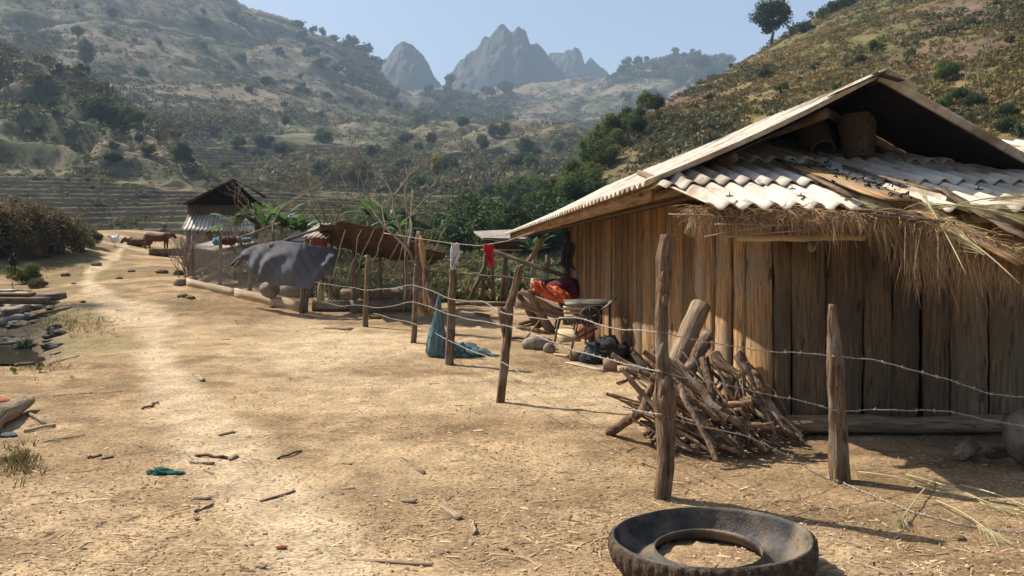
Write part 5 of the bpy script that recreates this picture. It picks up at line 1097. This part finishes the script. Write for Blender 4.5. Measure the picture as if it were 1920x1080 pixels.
for i in range(8):
    px = random.uniform(1155, 1240); p = G(px, random.uniform(700, 735)); q = G(px+random.uniform(20, 60), random.uniform(705, 740)); tag(MB().tube(logpts(p+Vector((0, 0, .02)), q+Vector((0, 0, .03)), 3, .006), .014, 6, random.random(), .05).build('loose_stick', m_bark), 'loose stick on the ground between the stones and the firewood', 'stick', 'loose sticks left of the firewood')
# right side: roll, metal bowl, reeds on ground
g = G(1800, 866); tag(MB().tube([g+Vector((0, 0, .06)), g+Vector((.12, .12, .065)), g+Vector((.24, .24, .06))], [.055, .065, .06], 14, .5, .04).build('bark_roll', m_log, smooth=True), 'hollow bark roll lying on the shaded ground by the sill', 'bark roll')
for i, dx in enumerate((1850, 1868)): g = G(dx, 862); tag(MB().tube(logpts(g+Vector((0, 0, .04+.05*i)), g+Vector((.35, .1, .05+.05*i)), 3, .01), .03, 8, .3, .05).build('wood_scrap', m_old), ['lower dark stick beside the bark roll in the shade', 'upper dark stick beside the bark roll in the shade'][i], 'stick')
g = G(1915, 885); b = MB(); b.blob(g+Vector((.16, .1, .24)), (.22, .2, .25), .15, 6, 20); tag(b.build('metal_cauldron', m_steel, smooth=True), 'dented dark metal drum cut by the right edge of the view', 'drum')
for i, (a, c, tf, lb) in enumerate([((1610, 890), (1760, 925), 1, 'long pale reed lying from the split post toward the right'), ((1750, 905), (1690, 985), 1, 'bushy broom reed lying with its head toward the tyre'), ((1700, 895), (1870, 960), 1, 'reed stalk lying behind the broom reed'), ((1800, 915), (1940, 965), 1, 'reed stalk at the right edge of the yard'), ((1755, 945), (1860, 1010), 1, 'reed with a pale feathery head lying below the broom reed')]):
    reedplant('reed_stalk', lb, G(*a)+Vector((0, 0, .02)), G(*c)+Vector((0, 0, .03)), G(*c)+Vector((0, 0, .03)), .32, None, 130 if i in (1, 4) else 60, .006)
g = G(1798, 1012); tag(MB().blob(g+Vector((0, 0, .01)), (.035, .03, .012), .5, 3, 10).build('dead_leaf', m_leafr), 'single brown dead leaf on the yard at lower right', 'leaf')
# ================================================================== LEFT FOREGROUND
g = G(-60, 830); tag(MB().tube(logpts(G(-90, 850)+Vector((0, 0, .12)), G(58, 768)+Vector((0, 0, .10)), 8, .015), [.13, .13, .125, .12, .11, .10, .085, .075, .05], 12, .7, .05).build('driftwood_log', m_log, smooth=True), 'pale weathered log lying at the left edge of the yard', 'log')
tag(MB().tube(logpts(G(50, 778)+Vector((0, 0, .02)), G(85, 800)+Vector((0, 0, .02)), 3, .01), .018, 7, .9, .05).build('stick', m_log), 'short pale stick below the end of the weathered log', 'stick')
tag(MB().tube(logpts(G(45, 812)+Vector((0, 0, .02)), G(105, 800)+Vector((0, 0, .02)), 5, .006), .017, 7, .9, .05).build('stick', m_board), 'straight pale stick lying right of the weathered log', 'stick')
g = G(2, 765); tag(MB().blob(g+Vector((-.05, 0, .05)), (.14, .12, .06), .1, 3, 14).build('clay_pot', m_clay, smooth=True), 'terracotta pot at the left edge behind the weathered log', 'pot')
g = G(8, 818); tag(MB().blob(g+Vector((0, 0, .01)), (.11, .07, .02), .5, 3, 12, fr=3).build('plastic_scrap', m_tarp, smooth=True), 'crumpled grey plastic under the weathered log', 'plastic scrap')
g = G(308, 889); b = MB(); b.blob(g+Vector((-.03, 0, .012)), (.09, .055, .028), .8, 3, 20, fr=4); b.blob(g+Vector((.08, -.01, .008)), (.07, .03, .016), .8, 7, 16, fr=4); tag(b.build('green_cloth', m_green, smooth=True), 'small dark green cloth dropped on the yard', 'cloth')
g = G(528, 1030); tag(MB().blob(g+Vector((0, 0, .01)), (.03, .015, .01), .8, 3, 10, fr=4).build('red_scrap', m_clay), 'tiny red scrap near the bottom of the yard', 'scrap')
g = G(703, 598); tag(MB().blob(g+Vector((0, 0, .03)), (.13, .06, .04), .8, 3, 14, fr=4).build('yellow_scrap', m_leafy), 'small yellow scrap beside the far fence post', 'scrap')
g = G(704, 931); tag(MB().blob(g+Vector((0, 0, .006)), (.018, .01, .006), .3, 3, 8).build('white_scrap', m_white), 'tiny white scrap in the middle of the yard', 'scrap')
# plank bridge
def gb(px, py, Y, z=0): return P(px, py, Y)
Yb = 18.5
for i, (a, c, w_, m, lb) in enumerate([((-60, 556), (117, 556), .34, m_old, 'dark thick beam spanning the muddy stream at left'), ((-60, 548), (60, 551), .3, m_board, 'pale plank on top of the dark beam over the stream'), ((-40, 562), (90, 564), .22, m_old, 'lower dark plank over the stream'), ((-50, 545), (30, 545), .2, m_asbd, 'grey flat sheet at the far left over the stream')]):
    tag(MB().beam(P(*a, Yb-.2*i), P(*c, Yb-.2*i), w_, .14 if i in (0, 2) else .04, (0, 1, .12), .4, 8, .012).build('bridge_plank', m), lb, 'plank')
for i in range(22):
    px = random.uniform(-60, 105); py = random.uniform(568, 655); g = G(px, py); r = random.uniform(.07, .26)
    tag(MB().blob(g+Vector((0, 0, r*.12)), (r, r*.7, r*.34), .75, i+40, 14, rot('Z', random.uniform(0, 3)), fr=1.5).build('stone', m_wet), 'rough stone in the muddy stream bed at left', 'stone', 'stones in the stream bed')
for i, (px, py, r, lb) in enumerate([(86, 575, .3, 'squarish grey stone at the end of the plank bridge'), (30, 590, .42, 'long tilted stone below the plank bridge'), (15, 610, .35, 'broad flat stone at the left edge of the stream'), (103, 665, .09, 'small pale stone on the yard below the stream')]):
    g = G(px, py); tag(MB().blob(g+Vector((0, 0, r*.2)), (r, r*.6, r*.38), .6, i+70, 16, rot('Z', .4)@rot('Y', -.2), fr=1.5).build('stone', m_rock), lb, 'stone')
for i in range(7):
    a = (random.uniform(-40, 60), random.uniform(640, 690)); A = G(*a)+Vector((0, 0, .03)); C_ = G(a[0]+random.uniform(20, 60), a[1]-random.uniform(0, 14))+Vector((0, 0, .05)); tag(MB().tube(logpts(A, C_, 4, .02), .03, 7, random.random()*.5, .05).build('stick', m_old), 'dark wet stick lying in the muddy stream', 'stick', 'wet sticks in the stream')
# water
b = MB()
for (px, py, rx, ry) in [(20, 660, 2.0, 1.3), (70, 640, 1.1, 2.0), (30, 610, 1.4, 2.4), (70, 675, 1.5, .35)]:
    g = G(px, py); z0 = g.z
b.patch(lambda u, v: ((-20+u*110-CX)/F*(12.3+v*7.7)+0*u, 12.3+v*7.7, 0*u+.035), 14, 14, 0)
V = []
o = b.build('water', m_water); o.location.z = 0.02+hz(fx(40, 15), 15); tag(o, None, None, kind='structure')
# small plants left
for i, (px, py, h, k, lb) in enumerate([(25, 545, 62, 'sparse', 'thin leggy weed with light leaves behind the plank bridge'), (55, 530, 45, 'lbush', 'light green bush behind the plank bridge'), (70, 540, 26, 'dry', 'brownish low weed at the right end of the plank bridge'), (50, 655, 28, 'mbush', 'small dark weed in the muddy stream'), (75, 698, 30, 'sparse', 'tiny bare weed on the yard below the stream'), (25, 700, 22, 'sparse', 'tiny dry weed at the left edge of the yard')]): at(k, px, py, h, lb, 1.1, cat='weed', ymin=6)
# low grass
def grass(name, spots, n, h, m, seed):
    R_ = np.random.default_rng(seed); b = MB()
    for (px, py, sx, sy, k) in spots:
        for _ in range(k):
            g = G(px+R_.normal()*sx, min(1000, max(472, py+R_.normal()*sy))); hh = h*R_.uniform(.4, 1.2)
            for j in range(4):
                a = R_.uniform(0, 6.28); d = np.array([math.cos(a)*.5, math.sin(a)*.5, 1])*hh; w_ = hh*.07; p = np.array(g)+R_.normal(0, .02, 3)*np.array([1, 1, 0]); s = np.array([-math.sin(a), math.cos(a), 0])*w_
                b.add([p-s, p+s, p+d*.6+s*.6, p+d*np.array([1.4, 1.4, 1])], np.array([[0, 1, 2, 3]]), R_.random())
    tag(b.build(name, m, origin=(0, 0, 0)), None, None, kind='stuff')
grass('yard_grass', [(120, 610, 50, 10, 420), (60, 600, 40, 15, 120), (30, 870, 20, 14, 150), (110, 500, 60, 12, 160), (70, 690, 30, 12, 60), (300, 520, 40, 5, 0)], 0, .06, m_scrubr, 3)
# ================================================================== ANIMALS
def animal(name, label, cat, loc, hgt, rz, mat, pose='stand', s=1, head=(0, 0)):
    # built facing +x, height 1 at the withers, then scaled
    t = Vector(loc); b = MB()
    body = [(-.72, 0, .80), (-.62, 0, .82), (-.45, 0, .78), (-.2, 0, .72), (.1, 0, .70), (.35, 0, .74), (.52, 0, .80)]; rad = [.06, .2, .25, .28, .28, .26, .15]
    zo = 0 if pose == 'stand' else -.46
    body = [(x, y, z+zo) for x, y, z in body]; b.tube(body, rad, 14, .5, flat=.78)
    hz_ = .92 if pose != 'graze' else .45
    b.tube([(.40, 0, .80+zo), (.58, 0, .80+zo), (.74, 0, .84+zo)], [.2, .15, .11], 10); b.tube([(.70, 0, .9+zo), (.80, 0, .84+zo), (.92, 0, .70+zo), (.96, 0, .65+zo)], [.09, .11, .07, .06], 10)
    for sgn in (1, -1):
        b.tube([(.73, .08*sgn, .92+zo), (.70, .2*sgn, .92+zo)], [.03, .015], 6, flat=.5); b.tube([(.73, .05*sgn, .95+zo), (.74, .07*sgn, 1.03+zo)], [.02, .008], 6)
        if pose == 'stand':
            b.tube([(.40, .11*sgn, .70), (.42, .12*sgn, .42), (.41, .12*sgn, .38), (.42, .12*sgn, .06), (.44, .12*sgn, 0)], [.10, .055, .055, .035, .045], 8)
            b.tube([(-.55, .12*sgn, .74), (-.48+.05*sgn, .13*sgn, .50), (-.62+.05*sgn, .12*sgn, .33), (-.57+.05*sgn, .12*sgn, .05), (-.55+.05*sgn, .12*sgn, 0)], [.15, .085, .045, .035, .045], 8)
        else:
            b.tube([(.40, .15*sgn, .2), (.6, .2*sgn, .1), (.45, .22*sgn, .05)], [.09, .06, .05], 8); b.tube([(-.5, .17*sgn, .25), (-.2, .26*sgn, .14), (-.45, .28*sgn, .06)], [.14, .09, .05], 8)
    b.tube([(-.72, 0, .86+zo), (-.80, 0, .7+zo), (-.80, 0, .45+max(zo, -.2)), (-.79, 0, .35+max(zo, -.15))], [.035, .025, .02, .04], 6)
    R = rot('Z', rz); Vv = [(v*hgt)@R.T+np.array(t) for v in b.v]; b.v = Vv; o = b.build(name, mat, smooth=True, origin=loc)
    md = o.modifiers.new('remesh', 'REMESH'); md.mode = 'VOXEL'; md.voxel_size = .022*hgt/1.0; md.use_smooth_shade = True
    return tag(o, label, cat)
animal('cow', 'brown cow standing side on at the end of the path beside a trough', 'cow', G(297, 470)-Vector((0, 0, .03)), .86, math.radians(-6), m_cow)
animal('cow', 'brown cow lying down at the far end of the path', 'cow', G(262, 462)-Vector((0, 0, .02)), .85, math.radians(185), m_cow, 'lie')
animal('cow', 'brown calf seen end on in front of the left bramble bank', 'cow', G(131, 476), .95, math.radians(250), m_cow)
animal('cow', 'brown cow lying half hidden in the left bramble bank', 'cow', G(60, 478), 1.0, math.radians(20), m_cow, 'lie')
def bird(name, label, loc, s, mat, rz, cat='chicken'):
    b = MB(); b.blob((0, 0, .2), (.16, .10, .11), .05, 1, 12); b.tube([(.1, 0, .24), (.15, 0, .34), (.17, 0, .37)], [.06, .035, .03], 8); b.blob((.18, 0, .38), (.04, .032, .035), 0, 2, 8); b.tube([(.2, 0, .38), (.24, 0, .37)], [.014, .004], 6)
    b.tube([(-.12, 0, .24), (-.22, 0, .34), (-.25, 0, .36)], [.06, .05, .01], 8, flat=.5)
    for q in (-1, 1): b.tube([(.0, .04*q, .12), (.0, .04*q, 0)], .009, 5)
    R = rot('Z', rz); b.v = [(v*s)@R.T+np.array(loc) for v in b.v]; o = b.build(name, mat, smooth=True, origin=loc); return tag(o, label, cat)
bird('chicken', 'white hen at the far end of the path', G(214, 461), 1.3, m_feather, 1.2)
bird('chicken', 'black hen at the foot of the left bramble bank', G(85, 483), 1.7, m_black, .2)
bird('chicken', 'second black hen just right of the first at the bramble bank', G(93, 484), 1.4, m_black, 2.4)
bird('chicken', 'black hen perched in the weeds behind the plank bridge', P(25, 506, 19), 1.0, m_black, 2.0)
# trough
g = G(312, 481); tr_ = MB(); tr_.box(g+Vector((0, 0, .14)), (.58, .22, .03), None, .2); 
for q in (-1, 1): tr_.beam(g+Vector((-.62, .2*q, .17)), g+Vector((.62, .2*q, .17)), .3, .05, (0, .2*q, 1), .3, 6, .008); tr_.box(g+Vector((.6*q, 0, .17)), (.04, .2, .13), None, .4)
tag(tr_.build('feeding_trough', m_old), 'dark wooden feeding trough below the standing cow', 'trough')
for i, (px, py, r) in enumerate([(180, 498, .2), (122, 518, .16), (247, 510, .12), (303, 513, .2), (343, 558, .14), (357, 561, .12), (154, 568, .08), (138, 533, .07), (224, 523, .1)]):
    g = G(px, py); tag(MB().blob(g+Vector((0, 0, r*.25)), (r, r*.6, r*.42), .4, i, 12, fr=2.4).build('dung_pile', m_old), 'dark dung pile on the far yard', 'dung', 'dark dung piles on the yard')
# log pile shelter far
g = G(390, 250, 60); s = g.y/F; sp = thing('woodpile_shelter', 'tiny brown woodpile under a flat roof far up the left slope', 'shelter', g)
MB().box(g+Vector((0, 0, 4*s)), (13*s, 6*s, 5*s), None, .2).build('woodpile', m_old, sp); MB().box(g+Vector((-1*s, 0, 11*s)), (17*s, 8*s, 1.4*s), rot('Y', .08), .8).build('roof', m_rust, sp)
for q in (-1, 1): MB().tube([g+Vector((14*s*q, -5*s, -1*s)), g+Vector((14*s*q, -5*s, 11*s))], .5*s, 6).build('post', m_old, sp)
for i, (px, py, w_) in enumerate([(858, 288, 22), (870, 325, 14)]): g = G(px, py, 60); s = g.y/F; tag(MB().blob(g, (w_/2*s, 3*s, 1.6*s), .3, i, 14).build('boulder', m_rock, smooth=True), ['pale bare rock slab beside the yellow tree', 'smaller pale rock slab below the one beside the yellow tree'][i], 'rock')
# ================================================================== YARD DEBRIS
R_ = np.random.default_rng(11); N = 11000
py = 490+(1090-490)*R_.uniform(0, 1, N)**.75; px = R_.uniform(-60, 1960, N); Yd = 1.7*F/(py-470); Yd = np.minimum(Yd, 19); xd = (px-CX)/F*Yd
dn = fbm(xd/1.3, Yd/1.3, 3, 201); kp = (R_.uniform(0, 1, N) < sm(.33, .6, dn)+.15) & (pathdist(px, py) > R_.uniform(.1, 1.4, N)) ; xd, Yd = xd[kp], Yd[kp]; zd = H(xd, Yd); n = len(xd)
L = R_.uniform(.005, .022, n)*np.where(R_.uniform(0, 1, n) < .2, 3.4, 1)*(.7+Yd*.05); wv = R_.uniform(.0015, .006, n)*(.7+Yd*.05); a = R_.normal(0, .9, n); d = np.stack([np.cos(a), np.sin(a), R_.normal(0, .12, n)], 1); s = np.stack([-np.sin(a), np.cos(a), R_.normal(0, .3, n)], 1); c = np.stack([xd, Yd, zd+.004], 1); hgt = np.array([0, 0, 1.])
V = np.stack([c-d*L[:, None]-s*wv[:, None], c+d*L[:, None]-s*wv[:, None], c+d*L[:, None]*.9+s*wv[:, None], c-d*L[:, None]*.9+s*wv[:, None], c-d*L[:, None]*.7+hgt*wv[:, None]*1.2, c+d*L[:, None]*.7+hgt*wv[:, None]*1.2], 1).reshape(-1, 3)
fc = np.array([[0, 1, 5, 4], [3, 4, 5, 2]]); fq = (np.arange(n)[:, None, None]*6+fc[None]).reshape(-1, 4)
tri = (np.arange(n)[:, None, None]*6+np.array([[0, 4, 3], [1, 2, 5]])[None]).reshape(-1, 3)
b = MB(); b.add(V, [fq, tri], np.repeat(R_.uniform(0, 1, n), 6)); tag(b.build('wood_chips', m_chip, origin=(0, 0, 0)), None, None, kind='stuff')
# pebbles and clods
N = 5000; py = 490+(1090-490)*R_.uniform(0, 1, N)**.8; px = R_.uniform(-60, 1960, N); Yd = np.minimum(1.7*F/(py-470), 20); xd = (px-CX)/F*Yd; zd = H(xd, Yd); r = R_.uniform(.003, .012, N)*(.6+Yd*.09)
ob = np.array([[1, 0, 0], [0, 1, 0], [-1, 0, 0], [0, -1, 0], [0, 0, .8], [.5, .5, .5], [-.5, .5, .55]]); ov = ob[:5]
V = (np.stack([xd, Yd, zd], 1)[:, None, :]+ov[None]*r[:, None, None]*R_.uniform(.6, 1.3, (N, 5, 1))).reshape(-1, 3)
fq = (np.arange(N)[:, None, None]*5+np.array([[0, 1, 4], [1, 2, 4], [2, 3, 4], [3, 0, 4]])[None]).reshape(-1, 3)
b = MB(); b.add(V, fq, np.repeat(R_.uniform(0, 1, N), 5)); tag(b.build('pebbles', m_soil, origin=(0, 0, 0)), None, None, kind='stuff')
# bigger pieces one by one
DB = [((1280-430, 0), 0)]
big = [(365, 856, 430, 862, .02, 0), (352, 868, 400, 872, .018, 0), (430, 890-25, 445, 858, .02, 1), (520, 862, 565, 848, .014, 0), (487, 941, 553, 922, .011, 1), (750, 861, 795, 890, .016, 1), (825, 948, 862, 975, .02, 1), (885, 985, 890, 1005, .02, 1), (655, 1050, 810, 1062, .010, 1), (358, 935, 395, 937, .018, 1), (365, 962, 400, 950, .015, 0), (372, 975, 366, 955+20, .02, 1), (755, 940, 780, 944, .02, 1), (265, 768, 290, 763, .02, 0), (285, 760, 298, 757, .018, 1), (640, 870, 660, 872, .012, 1), (80, 830, 160, 818, .01, 0), (165, 860, 190, 856, .016, 0), (185, 862, 212, 858, .014, 1), (90, 685, 148, 668, .012, 0), (100, 742, 230, 735, .006, 0), (610, 616, 660, 620, .045, 1), (370, 706, 380, 716, .03, 1), (410, 818, 440, 812, .016, 1), (935, 1030, 960, 1035, .012, 0), (480, 1062, 498, 1068, .014, 1), (1205, 870, 1235, 882, .006, 0)]
for i, (a0, a1, c0, c1, w_, k) in enumerate(big):
    A = G(a0, a1)+Vector((0, 0, w_*.5)); C_ = G(c0, c1)+Vector((0, 0, w_*.7))
    if k: o = MB().beam(A, C_, w_*2, w_*.5, (0, 1, .2), random.random()*.6+.4, 4, w_*.12).build('wood_splinter', m_log)
    else: o = MB().tube(logpts(A, C_, 5, w_*.5), w_*.6, 6, random.random()*.5, .08).build('loose_stick', m_bark)
    tag(o, 'pale flat wood splinter lying on the open yard' if k else 'dark loose stick lying on the open yard', 'wood splinter' if k else 'stick', 'wood splinters on the yard' if k else 'sticks on the yard')
# straw litter near the hut
b = MB(); rng = np.random.default_rng(6)
for k in range(2600):
    c_ = [(1040, 690, 55, 16, .5), (1120, 705, 60, 10, .2), (1330, 850, 120, 14, .2), (1700, 880, 160, 30, .1)][rng.choice(4, p=[.5, .2, .2, .1])]
    g = G(c_[0]+rng.normal()*c_[2], c_[1]+rng.normal()*c_[3]); straw(b, g+Vector((0, 0, .01)), (rng.normal(), rng.normal(), rng.normal()*.12), rng.uniform(.04, .14), .0022, rng.random(), 0, 2)
tag(b.build('straw_litter', m_thatch, origin=(0, 0, 0)), None, None, kind='stuff')
# ------------------------------------------------------------------ camera, light, haze
cam = bpy.data.cameras.new('camera'); co = bpy.data.objects.new('camera', cam); col.objects.link(co)
co.location = (0, 0, CH); co.rotation_euler = (math.pi/2, 0, 0); cam.sensor_width = 36; cam.lens = 36*F/1920; cam.shift_y = -70/1920; cam.clip_end = 9000; cam.clip_start = .05
sc = bpy.context.scene; sc.camera = co
SD = Vector((-.87, .49, 0)).normalized(); EL = math.radians(48)
sd = Vector((SD.x*math.cos(EL), SD.y*math.cos(EL), math.sin(EL)))
sun = bpy.data.lights.new('sun', 'SUN'); sun.energy = 4.8; sun.angle = math.radians(.5); sun.color = (1, .94, .84)
so = bpy.data.objects.new('sun', sun); col.objects.link(so); so.rotation_euler = (-sd).to_track_quat('-Z', 'Y').to_euler(); so.location = (-20, 20, 40)
w = bpy.data.worlds.new('World'); sc.world = w; w.use_nodes = True; nt = w.node_tree; bg = nt.nodes['Background']
sk = nt.nodes.new('ShaderNodeTexSky'); sk.sky_type = 'NISHITA'; sk.sun_disc = False; sk.sun_elevation = EL; sk.sun_rotation = math.atan2(SD.x, SD.y)
sk.altitude = 300; sk.air_density = 1.0; sk.dust_density = 3.0; sk.ozone_density = 1.5
nt.links.new(sk.outputs[0], bg.inputs[0]); bg.inputs[1].default_value = .08
b = MB().box((0, 2900, 290), (3600, 3050, 330)); hzo = None
mh = bpy.data.materials.new('haze'); mh.use_nodes = True; n = mh.node_tree; n.nodes.clear(); o_ = n.nodes.new('ShaderNodeOutputMaterial'); v = n.nodes.new('ShaderNodeVolumePrincipled')
v.inputs['Color'].default_value = (.6, .78, 1, 1); v.inputs['Density'].default_value = .0004; v.inputs['Anisotropy'].default_value = .0; n.links.new(v.outputs[0], o_.inputs['Volume'])
hzo = b.build('haze', mh, origin=(0, 0, 0)); tag(hzo, None, None, kind='stuff')
sc.view_settings.view_transform = 'Standard'; sc.view_settings.look = 'None'; sc.view_settings.exposure = 1.0; sc.view_settings.gamma = 1
sc.cycles.use_denoising = True; sc.cycles.max_bounces = 6; sc.cycles.volume_bounces = 0; sc.cycles.transparent_max_bounces = 16
sc.cycles.diffuse_bounces = 3; sc.cycles.caustics_reflective = False; sc.cycles.caustics_refractive = False
